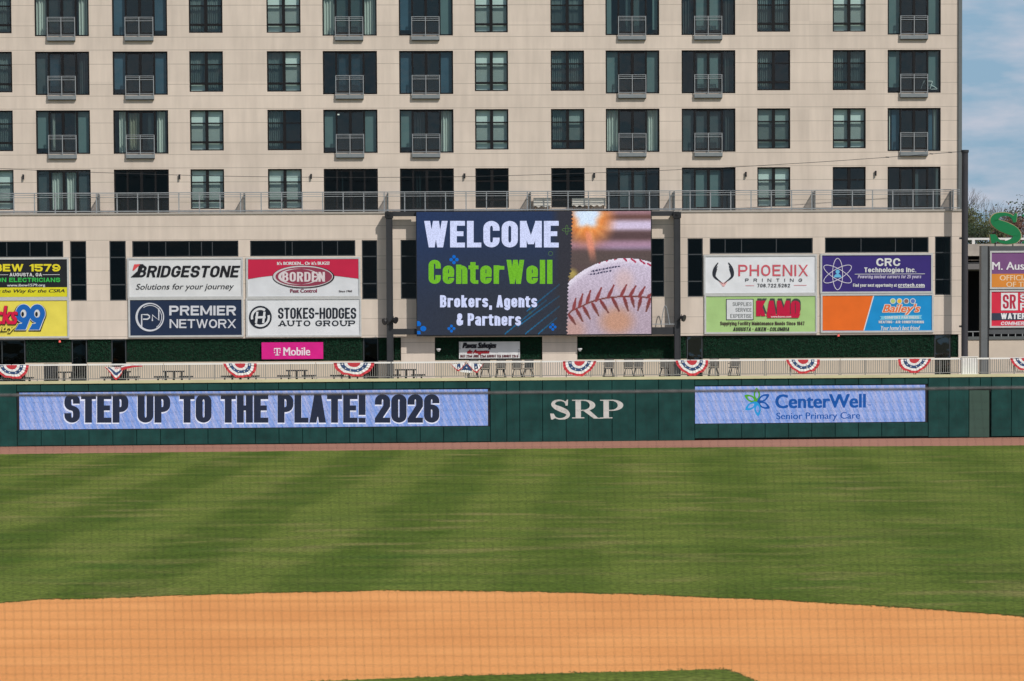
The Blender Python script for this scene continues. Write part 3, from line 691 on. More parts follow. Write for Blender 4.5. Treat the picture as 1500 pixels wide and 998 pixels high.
# sash windows: state per half: 'L' blind down, 'D' dark sheer, 'P' blind to the middle, 'N' nothing
WST = {(0, 0): 'DD', (0, 1): 'DD', (0, 2): 'LL', (0, 3): 'LL', (0, 4): 'DD', (0, 5): 'DD', (0, 6): 'LL',
       (1, 0): 'DD', (1, 1): 'BD', (1, 2): 'DL', (1, 3): 'LL', (1, 4): 'DD', (1, 5): 'DN', (1, 6): 'DD',
       (2, 0): 'DD', (2, 1): 'LL', (2, 2): 'DN', (2, 3): 'LL', (2, 4): 'DP', (2, 5): 'TT', (2, 6): 'LL',
       (3, 0): 'LL', (3, 1): 'LL', (3, 2): 'LL', (3, 3): 'NN', (3, 4): 'NN', (3, 5): 'LL', (3, 6): 'NN'}
for r, i, a, b, c, e in wins:
    wd, h = b-a, e-c; mb = MB(); frame_rect(mb, a+.004, b-.004, c+.004, e-.004, 0.07, fr0, fr1)
    um = (a+b)/2; mb.pbox(LOW, um-.085, um+.085, c+.074, e-.074, fr0+.01, fr1-.01)
    y1, y2 = e-h*.325, c+h*.205
    for (p, q) in ((a+.074, um-.086), (um+.086, b-.074)):
        mb.pbox(LOW, p, q, y1-.035, y1+.035, fr0+.015, fr1-.015); mb.pbox(LOW, p, q, y2-.06, y2+.06, fr0+.015, fr1-.005)
    wnd = mb.build('sash_window', mFrame, bld)
    g = MB(); g.quad(LOW, a+.02, b-.02, c+.02, e-.02, UPD-0.14); g.build('pane', mGlass if not (r == 3 and i in (3, 4)) else mDGlass, wnd)
    sc = MB()
    for (p, q) in ((a+.05, um-.05), (um+.05, b-.05)): sc.quad(LOW, p, q, y2, y1, UPD-0.165)
    sc.build('insect_screen', mScreen, wnd)
    for k, (p, q) in enumerate(((a+.06, um-.03), (um+.03, b-.06))):
        s_ = WST[(r, i)][k]; cm = MB()
        if s_ == 'L': cm.quad(LOW, p, q, c+.04, e-.03, UPD-.30); mt = mBlind
        elif s_ == 'P': cm.quad(LOW, p, q, c+h*.22, e-.03, UPD-.30); mt = M('blind_grey', (.30, .34, .33), .9)
        elif s_ == 'T': cm.quad(LOW, p, q, c+.04, e-.03, UPD-.30); mt = M('blind_grey', (.30, .34, .33), .9)
        elif s_ == 'D': wavy(cm, LOW, p, q, c+.03, e-.03, UPD-.38, .03, .11); mt = M('curtain_sheer', (.165, .195, .195), .9, .15, 3, stretch=(6, 6, .3))
        elif s_ == 'B':
            wavy(cm, LOW, p, q, c+h*.2, e-.03, UPD-.40, .03, .11); mt = M('curtain_sheer', (.165, .195, .195), .9, .15, 3, stretch=(6, 6, .3))
            bb = MB(); bb.quad(LOW, p, q, c+.04, c+h*.19, UPD-.30); bb.build('blind', mBlind, wnd)
        else: continue
        cm.build('blind' if s_ in 'LPT' else 'curtain', mt, wnd)
for x, y in ((61.5, 95.2), (84, 89.6), (477.4, 170.2), (494.6, 168), (535.8, 168)):
    u, v = LOW.px(x, y, UPD-1.2); mb = MB(); mb.tube(LOW.pt(u, v-.03, UPD-1.2), LOW.pt(u, v+.03, UPD-1.2), .10, n=12); mb.build('ceiling_lamp', EM('lamp_glow', (250, 246, 235), 1.3), bld)
u, v = LOW.px(1356, 131, UPD-.22); fr = thing('folding_rack', 'white folding rack leaning inside the rightmost balcony window', 'rack', LOW.pt(u, v, UPD-.22))
mb = MB(); qx = lambda x, y: LOW.pt(*LOW.px(x, y, UPD-.22), UPD-.22)
for pth in (((1349, 130), (1353.5, 118.6), (1366, 119.4)), ((1353.5, 118.6), (1360, 130.6)), ((1366, 119.4), (1362, 131)), ((1363, 124), (1374, 130.6), (1364, 131))): mb.path([qx(*p) for p in pth], .022, 6)
mb.build('frame', M('camera_white', (.7, .7, .7), .4), fr)
# juliet balconies
for r, i, a, b, c, e in balc:
    if r == 3: continue
    wd = b-a; p, q = a+wd*.232, a+wd*.752; top = c+1.03; d0, d1 = UPD+.10, UPD+.15
    mb = MB()
    for z, t in ((top, .015), (top-.09, .011), (top-.20, .016), (c+.05, .016)): mb.pbox(LOW, p+.035, q-.035, z-t, z+t, d0+.005, d1-.005)
    for u in (p, (p+q)/2-.02, q-.04): mb.pbox(LOW, u, u+.04, c-.04, top+.016, d0, d1)
    rl = mb.build('balcony_railing', mSteel, bld)
    mb = MB(); mb.quad(LOW, p+.04, (p+q)/2-.02, c+.066, top-.216, d0+.02); mb.quad(LOW, (p+q)/2+.02, q-.04, c+.066, top-.216, d0+.02)
    mb.build('mesh_infill', mMeshB, rl)
    mb = MB(); mb.pbox(LOW, p, q, c-.25, c-.045, UPD+.004, UPD+.17); mb.build('balcony_sill', M('sill_steel', (.22, .245, .255), .5, .1, 5), rl)
    mb = MB(); mb.pbox(LOW, p+.01, q-.01, c-.285, c-.252, UPD+.004, UPD+.15); mb.build('sill_base', mCharc, rl)
# wall lamps and hose bibs at terrace level
for x, y in ((34.4, 259.6), (263, 259.4), (455.8, 258.8), (680.3, 258), (870.2, 257.4), (1092.3, 255.8), (1282.3, 254.2)):
    u, v = LOW.px(x, y, UPD); mb = MB()
    mb.tube(LOW.pt(u, v-.14, UPD+.09), LOW.pt(u, v+.14, UPD+.09), .055, n=10); mb.pbox(LOW, u-.03, u+.03, v-.05, v+.05, UPD+.002, UPD+.06)
    mb.build('wall_lamp', mBlack, bld)

# ---- lower facade
def LR(x0, y0, x1, y1): return LOW.rect(x0, y0, x1, y1, 0)
lowBot = LOW.px(60, 497.6)[1]
l_right = LOW.px(1409.5, 420)[0]; l_left = LOW.px(-260, 420)[0]
talls = [(103.0, 353.4, 126.6, 440.6), (160.6, 353.2, 184.6, 440.4), (530.2, 352.0, 552.8, 438.4), (587, 351.6, 613, 438), (948, 349.6, 973.2, 435), (1007.2, 349.3, 1029.6, 435), (1369.6, 346.6, 1392.6, 432.2)]
strips = [((-75, 353.8, 92.6, 377.2), (-30, 9.6, 43.6, 68.4)), ((193.6, 353, 349.2, 376.4), (218, 242.6, 277, 295, 311)), ((366.3, 352.4, 520.5, 375.4), (418, 428, 472, 494.4)),
          ((1039.6, 349, 1190.6, 371.6), (1062.4, 1086.4, 1137.4)), ((1208.4, 347.8, 1360.2, 370.4), (1261.5, 1312, 1336.6))]
tr_ = [LR(*t) for t in talls]; sr_ = [LR(*t[0]) for t in strips]
hj2 = [LOW.px(140, y)[1] for y in (332.6, 352.2, 377, 396.8, 417, 441, 469.2, 493.6)]
gap = []
for t in (*talls, *[s[0] for s in strips]):
    gap += [LOW.px(t[0]-1.6, 400)[0], LOW.px(t[2]+1.6, 400)[0]]
mb = MB()
wall_grid(mb, l_left, l_right, lowBot, TERR-0.02, tr_+sr_, 0.0, 0.15, hj2, [], LOW)
mb.quad(LOW, l_left, l_right, lowBot, lowBot+.001, 0)  # keep edge
# soffit
mb.add([LOW.pt(l_left, lowBot, 0), LOW.pt(l_right, lowBot, 0), LOW.pt(l_right, lowBot, -.3), LOW.pt(l_left, lowBot, -.3)], [(0, 1, 2, 3)])
mb.build('podium_wall', [mFac, mJoint], bld)
mb = MB(); mb.pbox(LOW, l_left, l_right, TERR-.10, TERR, UPD-.3, .06); mb.build('terrace_edge', M('terrace_coping', (.40, .37, .33), .8), bld)
mb = MB(); mb.pbox(LOW, l_right-.2, l_right-.003, 0, TERR-.12, -13, -.02); mb.pbox(LOW, l_left+.003, l_left+.2, 0, TERR-.12, -13, -.02)
mb.build('podium_side_wall', mFac, bld)
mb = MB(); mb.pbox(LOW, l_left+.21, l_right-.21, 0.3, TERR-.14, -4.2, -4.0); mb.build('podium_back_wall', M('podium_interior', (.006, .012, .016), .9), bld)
mMull = M('mullion_grey', (.05, .058, .065), .5)
def glazed(name, rc, vm, hm, d0=-.13, mat=None, gl=None, fm=None):
    a, b, c, e = rc; mb = MB(); frame_rect(mb, a+.003, b-.003, c+.003, e-.003, .05, d0, d0+.09)
    for u in vm: mb.pbox(LOW, u-.022, u+.022, c+.054, e-.054, d0+.01, d0+.085)
    for v in hm: mb.pbox(LOW, a+.054, b-.054, v-.03, v+.03, d0+.012, d0+.08)
    o = mb.build(name, fm or mMull, bld); g = MB(); g.quad(LOW, a+.02, b-.02, c+.02, e-.02, d0+.04); g.build('pane', gl or mDGlass, o)
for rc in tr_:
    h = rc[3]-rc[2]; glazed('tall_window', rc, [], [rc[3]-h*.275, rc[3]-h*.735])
for (px_, ms), rc in zip(strips, sr_): glazed('strip_window', rc, [LOW.px(x, 365)[0] for x in ms], [])
# ground storey: base wall and glazing
IVT = lowBot-.02; BASE = LOW.px(750, 527.5)[1]
gw = [(-40, 36.5, 2), (104.5, 127, 1), (162.8, 184.5, 1), (532, 554, 1), (1006.5, 1029.5, 0), (1369.5, 1393, 0)]
gh = []
for x0, x1, k in gw: gh.append((LOW.px(x0, 515)[0], LOW.px(x1, 515)[0], DECK+.05, IVT))
cover = [(587.5, 637), (794.5, 845.5)]
mb = MB(); wall_grid(mb, l_left+.2, l_right-.2, DECK, BASE, [(h[0], h[1], h[2], BASE) for h in gh], -.06, .2, [], [])
mb.add([LOW.pt(l_left+.2, BASE, -.06), LOW.pt(l_right-.2, BASE, -.06), LOW.pt(l_right-.2, BASE, -.3), LOW.pt(l_left+.2, BASE, -.3)], [(0, 1, 2, 3)])
mb.build('base_wall', [mCreamB, mJoint], bld)
# backing wall behind the greenery
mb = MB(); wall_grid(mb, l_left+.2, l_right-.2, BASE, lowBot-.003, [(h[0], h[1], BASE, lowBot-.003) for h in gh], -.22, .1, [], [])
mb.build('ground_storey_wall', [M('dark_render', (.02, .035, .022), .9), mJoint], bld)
for k, (x0, x1, kd) in enumerate(gw):
    a, b, c, e = gh[k]
    glazed('glazed_door', (a+.003, b-.003, c, e), [(a+b)/2+.15] if kd == 2 else [], [c+.95] if kd < 2 else [], -.24, None, None if kd else GLASS('pale_door_glass', (.30, .34, .33), .09))
a, b = LOW.px(64.5, 540)[0], LOW.px(85.5, 540)[0]; mb = MB()  # plain black panel for an unidentified dark area of the base wall
mb.pbox(LOW, a, b, DECK+.05, BASE-.05, -.058, -.02); lv = mb.build('dark_panel', mBlack, bld)
for x0, x1 in cover:
    mb = MB(); a, b = LOW.px(x0, 512)[0], LOW.px(x1, 512)[0]
    wall_grid(mb, a, b, DECK, lowBot-.004, [], -.02, .1, [LOW.px(x0, y)[1] for y in (518.2, 502)], [])
    mb.add([LOW.pt(a, DECK, -.02), LOW.pt(a, lowBot-.004, -.02), LOW.pt(a, lowBot-.004, -.21), LOW.pt(a, DECK, -.21)], [(0, 1, 2, 3)])
    mb.add([LOW.pt(b, DECK, -.02), LOW.pt(b, lowBot-.004, -.02), LOW.pt(b, lowBot-.004, -.21), LOW.pt(b, DECK, -.21)], [(0, 1, 2, 3)])
    mb.build('pier', [mFac, mJoint], bld)

# ---- ivy panels (each a thing of its own)
def ivy(x0, x1, label):
    a, b = LOW.px(x0, 512)[0], LOW.px(x1, 512)[0]
    c = LOW.pt((a+b)/2, BASE, -.15); root = thing('ivy_panel', label, 'hedge', c, 'ivy panels on the ground storey wall')
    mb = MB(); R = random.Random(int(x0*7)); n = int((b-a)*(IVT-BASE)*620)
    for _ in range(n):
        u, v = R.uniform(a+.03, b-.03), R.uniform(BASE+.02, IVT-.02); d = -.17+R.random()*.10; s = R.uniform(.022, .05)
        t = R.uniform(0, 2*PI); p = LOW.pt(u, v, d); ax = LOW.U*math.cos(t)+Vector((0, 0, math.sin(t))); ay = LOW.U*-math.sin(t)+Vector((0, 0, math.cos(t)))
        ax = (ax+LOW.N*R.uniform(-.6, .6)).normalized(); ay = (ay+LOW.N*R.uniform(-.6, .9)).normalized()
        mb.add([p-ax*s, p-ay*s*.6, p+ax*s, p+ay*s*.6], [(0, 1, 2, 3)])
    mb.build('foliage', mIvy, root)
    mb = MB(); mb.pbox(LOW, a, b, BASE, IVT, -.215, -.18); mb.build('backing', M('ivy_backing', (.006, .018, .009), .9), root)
ivy(37.5, 103.5, 'dark green ivy panel below the yellow number banner')
ivy(128, 162, 'narrow ivy panel between two dark doors left of the striped white tyre banner')
ivy(185.5, 531, 'long ivy panel behind the magenta phone sign')
ivy(578, 586.8, 'thin sliver of ivy right of the left scoreboard post')
ivy(555, 577, 'narrow shaded ivy panel behind the left scoreboard post')
ivy(638, 793.5, 'shaded ivy panel behind the small festival banner')
ivy(846.5, 1005.5, 'ivy panel in scoreboard shade between the beige pier and right scoreboard post')
ivy(1030.5, 1368.5, 'long ivy panel below the green and orange banners')
ivy(1394, 1407.5, 'narrow ivy panel at the right corner of the building')

# ---- terrace railing
tr0 = LOW.px(-120, 300, -.06)[0]; tr1 = LOW.px(1406, 300, -.06)[0]
p0 = LOW.pt(0, TERR, -.06)
ter = thing('terrace_railing', 'long grey steel railing with mesh infill along the apartment terrace', 'railing', p0)
mb = MB(); RT = LOW.px(60, 283.5, -.06)[1]
mb.pbox(LOW, tr0, tr1, RT-.025, RT+.025, -.085, -.035); mb.pbox(LOW, tr0, tr1, RT-.12, RT-.09, -.078, -.045)
mb.build('handrail', mSteel, ter)
mb = MB(); mb.pbox(LOW, tr0, tr1, RT-.245, RT-.215, -.078, -.042); mb.pbox(LOW, tr0, tr1, TERR+.06, TERR+.11, -.078, -.042); mb.build('infill_rail', mSteel, ter)
u = tr0; stp = 29.85*px1; posts = []
ud0 = LOW.px(20, 300)[0]
k = 0
while True:
    uu = ud0+(k-6)*stp; k += 1
    if uu < tr0: continue
    if uu > tr1-.02: break
    posts.append(uu)
for uu in posts:
    mb = MB(); mb.pbox(LOW, uu-.028, uu+.028, TERR, RT-.03, -.10, -.055); mb.pbox(LOW, uu-.05, uu+.05, TERR+.002, TERR+.02, -.13, -.03)
    mb.build('post', mSteel, ter)
mb = MB(); mb.quad(LOW, tr0, tr1, TERR+.11, RT-.245, -.06); mb.build('mesh_infill', mMesh, ter)
for j, x in enumerate((143.5, 357.5, 568, 777, 988, 1194, 1396)):
    uu = LOW.px(x, 297, -.1)[0]
    dv = thing('terrace_divider', 'grey mesh terrace divider ' + ['left of the second terrace door', 'between the two pale blinded windows', 'above the left scoreboard post', 'beside the small white covered table', 'above the right scoreboard post', 'between two right hand windows', 'at the right end of the terrace'][j], 'divider', LOW.pt(uu, TERR, -.5), 'mesh dividers across the terrace')
    mb = MB(); mb.pbox(LOW, uu-.03, uu+.03, TERR+.001, RT-.03, -.20, -.14); mb.pbox(LOW, uu-.03, uu+.03, TERR+.001, RT-.03, UPD+.01, UPD+.06)
    mb.pbox(LOW, uu-.025, uu+.025, RT-.08, RT-.03, UPD+.06, -.20); mb.pbox(LOW, uu-.025, uu+.025, TERR+.05, TERR+.1, UPD+.06, -.20)
    mb.build('frame', mSteelD, dv)
    mb = MB(); mb.add([LOW.pt(uu, TERR+.1, UPD+.06), LOW.pt(uu, TERR+.1, -.2), LOW.pt(uu, RT-.08, -.2), LOW.pt(uu, RT-.08, UPD+.06)], [(0, 1, 2, 3)]); mb.build('mesh_infill', mMeshD, dv)
# covered furniture on the terrace
mCover = M('white_cover', (.72, .68, .60), .8, .05, 4, .3)
for x0, y0, x1, y1, lb in ((781.5, 290, 807, 303, 'small white covered table beside a terrace divider'), (838, 290.5, 862, 302, 'white covered terrace table, left one of two touching'), (863, 290.2, 887, 301.8, 'white covered terrace table, right one of two touching')):
    a, b, c, e = LOW.rect(x0, y0, x1, y1, -.55); rt = thing('terrace_table', lb, 'table', LOW.pt((a+b)/2, TERR, -.55), 'white covered tables on the terrace')
    mb = MB(); n = 10
    for i in range(n):
        ua, ub = a+(b-a)*i/n, a+(b-a)*(i+1)/n; sg = lambda k: c+.05*math.sin(k*1.7)
        mb.hexa([LOW.pt(ua, sg(i), -.35), LOW.pt(ub, sg(i+1), -.35), LOW.pt(ub, sg(i+1), -.75), LOW.pt(ua, sg(i), -.75), LOW.pt(ua, e, -.38), LOW.pt(ub, e, -.38), LOW.pt(ub, e, -.72), LOW.pt(ua, e, -.72)])
    mb.build('cover', mCover, rt)
    for ux in (a+.1, b-.1):
        for dd in (-.42, -.68):
            mb = MB(); mb.tube(LOW.pt(ux, TERR, dd), LOW.pt(ux, c+.06, dd), .02, n=6); mb.build('leg', M('table_leg_wood', (.25, .15, .08), .6), rt)

# ------------------------------------------------------------------ banners on the facade
def PM(r, g, b, k=0.92): return M('print_%d_%d_%d' % (r, g, b), C(r, g, b, k), 0.5, 0.07, 1.2, bump=0.35, spec=0.3, bscale=1.6)
def sign(name, label, cat, box, col, P=LOW, d0=0.004, thick=.06, fw=2.6, frame=None, cut=None):
    x0, y0, x1, y1 = box; a, b, c, e = P.rect(x0, y0, x1, y1, d0+thick)
    root = thing(name, label, cat, P.pt((a+b)/2, c, d0), None)
    if fw:
        t = fw*px1; mb = MB()
        mb.pbox(P, a-t, b+t, c-t, c, d0, d0+thick+.02); mb.pbox(P, a-t, b+t, e, e+t, d0, d0+thick+.02)
        mb.pbox(P, a-t, a, c, e, d0, d0+thick+.02); mb.pbox(P, b, b+t, c, e, d0, d0+thick+.02)
        mb.build('frame', frame or mAlu, root)
    mb = MB(); mb.pbox(P, a, b, c, e, d0, d0+thick-.03)
    # vinyl skin, slightly rippled
    n, k2 = 40, 14; R = random.Random(int(x0*3+y0)); f1, f2, f3 = R.uniform(1, 3), R.uniform(2, 5), R.uniform(0, 6)
    vs = []
    for j in range(k2+1):
        for i in range(n+1):
            s, t = i/n, j/k2
            q = .006*math.sin(s*f2*7+t*f1*4+f3)*(1-abs(2*t-1)**3)+.004*math.sin(s*31+f3+t*9)*(t < .35)
            vs.append(P.pt(a+(b-a)*s, c+(e-c)*t, d0+thick-.018+q*.7))
    mb.add(vs, [(j*(n+1)+i, j*(n+1)+i+1, (j+1)*(n+1)+i+1, (j+1)*(n+1)+i) for j in range(k2) for i in range(n)])
    o = mb.build('banner', col, root, smooth=False)
    return root, d0+thick
white, offw, blk, red = PM(226, 227, 228), PM(232, 230, 224), PM(30, 31, 36), PM(205, 40, 75)

# union electricians
S, D = sign('banner_sign', 'black banner with yellow union number and yellow bottom strip', 'banner', (-76, 380.4, 98.4, 435.4), PM(34, 35, 40))
mb = MB(); rectp(mb, LOW, -76, 421.4, 98.2, 435.2, D); mb.build('yellow_strip', PM(226, 218, 40), S)
D += .004
caps(LOW, 'IBEW 1579', (-14, 387, 88.6, 397.8), PM(238, 222, 48), S, D, 3.3, 2.5, .7)
mb = MB(); rectp(mb, LOW, 62.5, 402.2, 87.4, 402.9, D); rectp(mb, LOW, -18, 402.4, 12, 403.1, D); mb.build('rule', white, S)
caps(LOW, 'AUGUSTA, GA', (14, 400, 61.4, 405), white, S, D, 1.2, 1.0, 1.2)
caps(LOW, 'UNION ELECTRICIANS', (-22, 407, 88, 413.4), PM(62, 190, 84), S, D, 1.7, 1.4, 1.0)
text(LOW, 'www.ibew1579.org', (10, 416, 66.2, 421), white, S, D, .2)
text(LOW, 'Leading the Way for the CSRA', (-30, 424, 94.8, 430.4), blk, S, D, .3, 0, .25)
# country radio
S, D = sign('banner_sign', 'yellow banner with large blue number ninety nine', 'banner', (-76, 440.6, 98.6, 493.2), PM(240, 224, 92))
DD = D+.002
def nine(mb, cx, cy, s, d, gr=0.0):
    ring(mb, LOW, ell(cx, cy, 11.5*s+gr, 13.5*s+gr, 30), ell(cx, cy, 4.2*s-gr, 6.0*s-gr, 30), d)
    px_poly(mb, LOW, [(cx+3*s, cy+6*s-gr), (cx+11.6*s+gr, cy+2*s), (cx+3*s+gr, cy+23.6*s+gr), (cx-12*s-gr, cy+23.6*s+gr), (cx-7*s, cy+15*s-gr), (cx-3*s, cy+15*s-gr)], d+.001)
mb = MB(); nine(mb, 33.5, 460.5, 1, DD, 1.6); nine(mb, 55, 460.5, 1, DD+.002, 1.6); mb.build('number_shadow', blk, S)
mb = MB(); nine(mb, 34.5, 459.5, 1, DD+.008, .9); nine(mb, 54.5, 459.5, 1, DD+.010, .9); mb.build('number_outline', white, S)
mb = MB(); nine(mb, 34.5, 459.5, 1, DD+.016, 0); nine(mb, 54.5, 459.5, 1, DD+.018, 0); mb.build('number', PM(24, 104, 190), S)
mb = MB()
for cx in (34, 54): px_poly(mb, LOW, ell(cx, 459.8, 3.9, 5.6, 20), DD+.020)
mb.build('number_eye', white, S)
mb = MB()
for cx in (33.2, 53.4): px_poly(mb, LOW, ell(cx, 460.5, 2.0, 3.6, 16), DD+.024)
mb.build('number_pupil', blk, S)
text(LOW, 'Kicks', (-29.5, 448.5, 26.6, 476.5), blk, S, DD+.026, 1.3, .8, .2)
text(LOW, 'Kicks', (-30.2, 448, 25.8, 475.5), PM(222, 26, 72), S, DD+.036, 1.0, .6, .2)
text(LOW, 'Country', (-31, 477, 22, 489), blk, S, DD+.046, 1.2, .8, .25)
text(LOW, 'Country', (-31, 477, 21.5, 488), PM(240, 224, 92), S, DD+.056, .4, .2, .25)
# tyre maker
S, D = sign('banner_sign', 'white tyre banner with black slanted lettering and small red corner flag', 'banner', (189.2, 380, 353.6, 434.4), white)
caps(LOW, 'BRIDGESTONE', (199.5, 389.4, 352.2, 406.4), blk, S, D, 4.0, 3.2, .75, shear=.22)
mb = MB(); px_poly(mb, LOW, [(191.4, 406.4), (206, 393), (209, 393), (203.5, 406.4)], D+.003); px_poly(mb, LOW, [(204, 387.4), (209, 387), (212, 389.5), (207, 394)], D+.0035); mb.build('letter_tail', blk, S)
mb = MB(); px_poly(mb, LOW, [(194, 396), (196.6, 387.4), (206, 387), (196, 396.6)], D+.003); mb.build('flag_mark', PM(226, 84, 88), S)
text(LOW, 'Solutions for your journey', (199, 415.6, 342.8, 426.8), PM(44, 46, 52), S, D, .12, 0, .25)
# network firm
S, D = sign('banner_sign', 'navy banner with white letters and a circular ring emblem', 'banner', (190.6, 439.4, 354, 491.4), PM(33, 48, 76))
wt = PM(214, 216, 224)
caps(LOW, 'PREMIER', (247.9, 448, 345.6, 462.2), wt, S, D, 3.3, 3.0, 1.1)
caps(LOW, 'NETWORX', (248.4, 467.8, 345.8, 480.8), wt, S, D, 2.4, 2.2, 1.2)
mb = MB()
ring(mb, LOW, ell(219.4, 464.8, 21, 21, 48), ell(220.2, 464.4, 18.6, 18.8, 48), D); stroke(mb, LOW, ell(220, 465, 16.8, 17.4, 24, -2.2, 1.0), 1.0, D+.001)
stroke(mb, LOW, [(207.5, 479), (207.5, 461), (216, 461), (219, 463), (219, 465.5), (216, 467.8), (209.5, 467.8)], 2.0, D+.002)
stroke(mb, LOW, [(223.2, 470.5), (223.2, 461.5), (232.6, 469.2), (232.6, 452)], 2.0, D+.003); mb.build('emblem', wt, S)
# pest control
S, D = sign('banner_sign', 'red over white pest control banner with a maroon oval badge', 'banner', (363.2, 379.6, 525.4, 433.8), PM(224, 226, 230))
mb = MB(); top = [(363.4, 379.8), (525.2, 379.8), (525.2, 408.4)]+[(525.2-162*t, 408.6-9*math.sin(PI*t)*.8) for t in [i/12 for i in range(1, 12)]]+[(363.4, 409)]
px_poly(mb, LOW, top, D); mb.build('red_field', PM(204, 36, 74), S)
mb = MB(); px_poly(mb, LOW, ell(444.5, 405.6, 45.4, 17, 56), D+.004); mb.build('badge_edge', PM(52, 44, 48), S)
mb = MB(); px_poly(mb, LOW, ell(443.8, 405.2, 43.8, 15.8, 56), D+.008); mb.build('badge_rim', PM(214, 208, 210), S)
mb = MB(); px_poly(mb, LOW, ell(445, 405.4, 41.5, 14.2, 56), D+.012); mb.build('badge', PM(150, 62, 84), S)
mb = MB(); ring(mb, LOW, ell(436, 405.4, 28.6, 11.6, 40), ell(440, 405.4, 28.0, 11.4, 40), D+.014); mb.build('badge_highlight', PM(222, 214, 216), S)
mb = MB(); rectp(mb, LOW, 444, 394, 474, 417, D+.0135); mb.build('badge_stripe', PM(158, 70, 92), S) if False else None
caps(LOW, 'BORDEN', (413.4, 398.6, 476, 412.8), PM(228, 216, 218), S, D+.018, 3.4, 2.2, .9)
text(LOW, "It's BORDEN... Or it's BUGS!", (405.8, 383.4, 482.6, 388.2), white, S, D+.004, .35)
text(LOW, 'Pest Control', (425, 423.4, 464.4, 428.8), PM(140, 60, 84), S, D, .35)
text(LOW, 'Since 1960', (496.4, 425.2, 515.8, 428.2), PM(72, 60, 66), S, D, .15)
# car dealers
S, D = sign('banner_sign', 'white banner with black car dealer lettering and round black emblem', 'banner', (362.8, 438.8, 526.8, 491.2), PM(228, 230, 233))
nb = PM(30, 36, 48)
caps(LOW, 'STOKES-HODGES', (407.4, 451, 521.8, 467), nb, S, D, 2.7, 2.3, .9)
caps(LOW, 'AUTO GROUP', (408.4, 469.6, 520.4, 477.8), nb, S, D, 2.0, 1.4, 2.2, slab=1.0)
mb = MB(); px_poly(mb, LOW, ell(381.4, 465, 16.7, 16.8, 48), D); mb.build('emblem_disc', nb, S)
mb = MB(); stroke(mb, LOW, ell(381.4, 465, 12.4, 12.4, 20, 2.9, 5.3), 3.4, D+.003); stroke(mb, LOW, ell(381.4, 465, 12.4, 12.4, 20, -.25, 2.2), 3.4, D+.003)
for xx in (376, 386.5): stroke(mb, LOW, [(xx+1, 456.8), (xx-1, 473.4)], 3.2, D+.005)
stroke(mb, LOW, [(374, 465.4), (389, 464.6)], 3.2, D+.007); mb.build('emblem', PM(226, 228, 230), S)
# printer
S, D = sign('banner_sign', 'white printing firm banner with salmon capitals and dark wings emblem', 'banner', (1033.4, 375.6, 1194.2, 429), PM(234, 236, 240))
sal = PM(214, 96, 108)
caps(LOW, 'PHOENIX', (1081.6, 388, 1183.6, 404.6), sal, S, D, 2.6, 2.6, 2.4)
caps(LOW, 'PRINTING', (1091.6, 408.2, 1175, 413), PM(58, 58, 66), S, D, .9, .8, 16)
caps(LOW, '706.722.5262', (1109.4, 415.8, 1157.2, 421), PM(58, 58, 66), S, D, 1.0, .9, 2.2)
mb = MB(); rectp(mb, LOW, 1092, 418.3, 1104.6, 418.9, D); rectp(mb, LOW, 1163, 417.8, 1181.6, 418.4, D); mb.build('rule', sal, S)
for mat_, dl in ((PM(44, 48, 58), 0),):
    mb = MB()
    for sg in (-1, 1):
        for q, (top, wid, out) in enumerate(((385, 3.2, 0), (390, 2.6, -4.2), (394, 2.2, -7.4))):
            cx = 1059.5; pts = catmull([(cx+sg*(7.5-out*.6), top), (cx+sg*(13-out*.25+0), top+9), (cx+sg*(13.5), 405+q*1.0), (cx+sg*3.5, 413+q*1.5)], 6)
            pts = [(x-sg*(-out*.0+q*1.4), y) for x, y in pts]
            stroke(mb, LOW, pts, [wid*(0.25+0.75*math.sin(PI*min(1, (k+1)/len(pts)))) for k in range(len(pts))], D+.001*q)
    mb.build('wing_emblem', mat_, S)
mb = MB(); px_poly(mb, LOW, [(1052, 411), (1059.5, 414.5), (1067, 410.5), (1061, 420), (1059, 420)], D-.001); mb.build('emblem_tail', PM(232, 178, 178), S)
# cleaning supplier
S, D = sign('banner_sign', 'light green cleaning supplies banner with crimson block lettering', 'banner', (1034.4, 434, 1194.6, 486.4), PM(174, 209, 136))
mb = MB(); rectp(mb, LOW, 1063.6, 438.2, 1103.8, 469, D); mb.build('panel_border', PM(52, 54, 60), S)
mb = MB(); rectp(mb, LOW, 1064.6, 439.2, 1102.8, 468, D+.003); mb.build('panel', PM(222, 224, 226), S)
g5 = PM(92, 96, 98)
caps(LOW, 'SUPPLIES', (1073.2, 443, 1101, 448.6), g5, S, D+.006, .8, .7, 1.6); caps(LOW, 'SERVICE', (1077.4, 451.4, 1101, 456.9), g5, S, D+.006, .8, .7, 1.6); caps(LOW, 'EXPERTISE', (1069.8, 460.2, 1101, 466), g5, S, D+.006, .8, .7, 1.6)
caps(LOW, 'KAMO', (1109.4, 437.4, 1173, 459.5), PM(70, 76, 74), S, D+.002, 6.4, 5.0, .2)
caps(LOW, 'KAMO', (1107.6, 440.6, 1172, 463.4), PM(200, 20, 66), S, D+.014, 6.4, 5.0, .3)
mb = MB(); px_poly(mb, LOW, [(1124, 461.6), (1172.5, 459.8), (1170, 465.8), (1124, 466)], D+.026); mb.build('lettering_foot', PM(200, 20, 66), S)
text(LOW, 'www.kamo.com', (1129, 462.3, 1159, 465.4), PM(240, 220, 220), S, D+.030, .15)
caps(LOW, 'Supplying Facility Maintenance Needs Since 1947', (1055, 471.2, 1178.6, 478.2), PM(78, 62, 58), S, D, 1.0, .8, 1.0, desc=1.6)
caps(LOW, 'AUGUSTA \u2022 AIKEN \u2022 COLUMBIA', (1073.6, 479.6, 1157, 485.2), PM(50, 48, 50), S, D, 1.2, .9, 1.0, shear=.2)
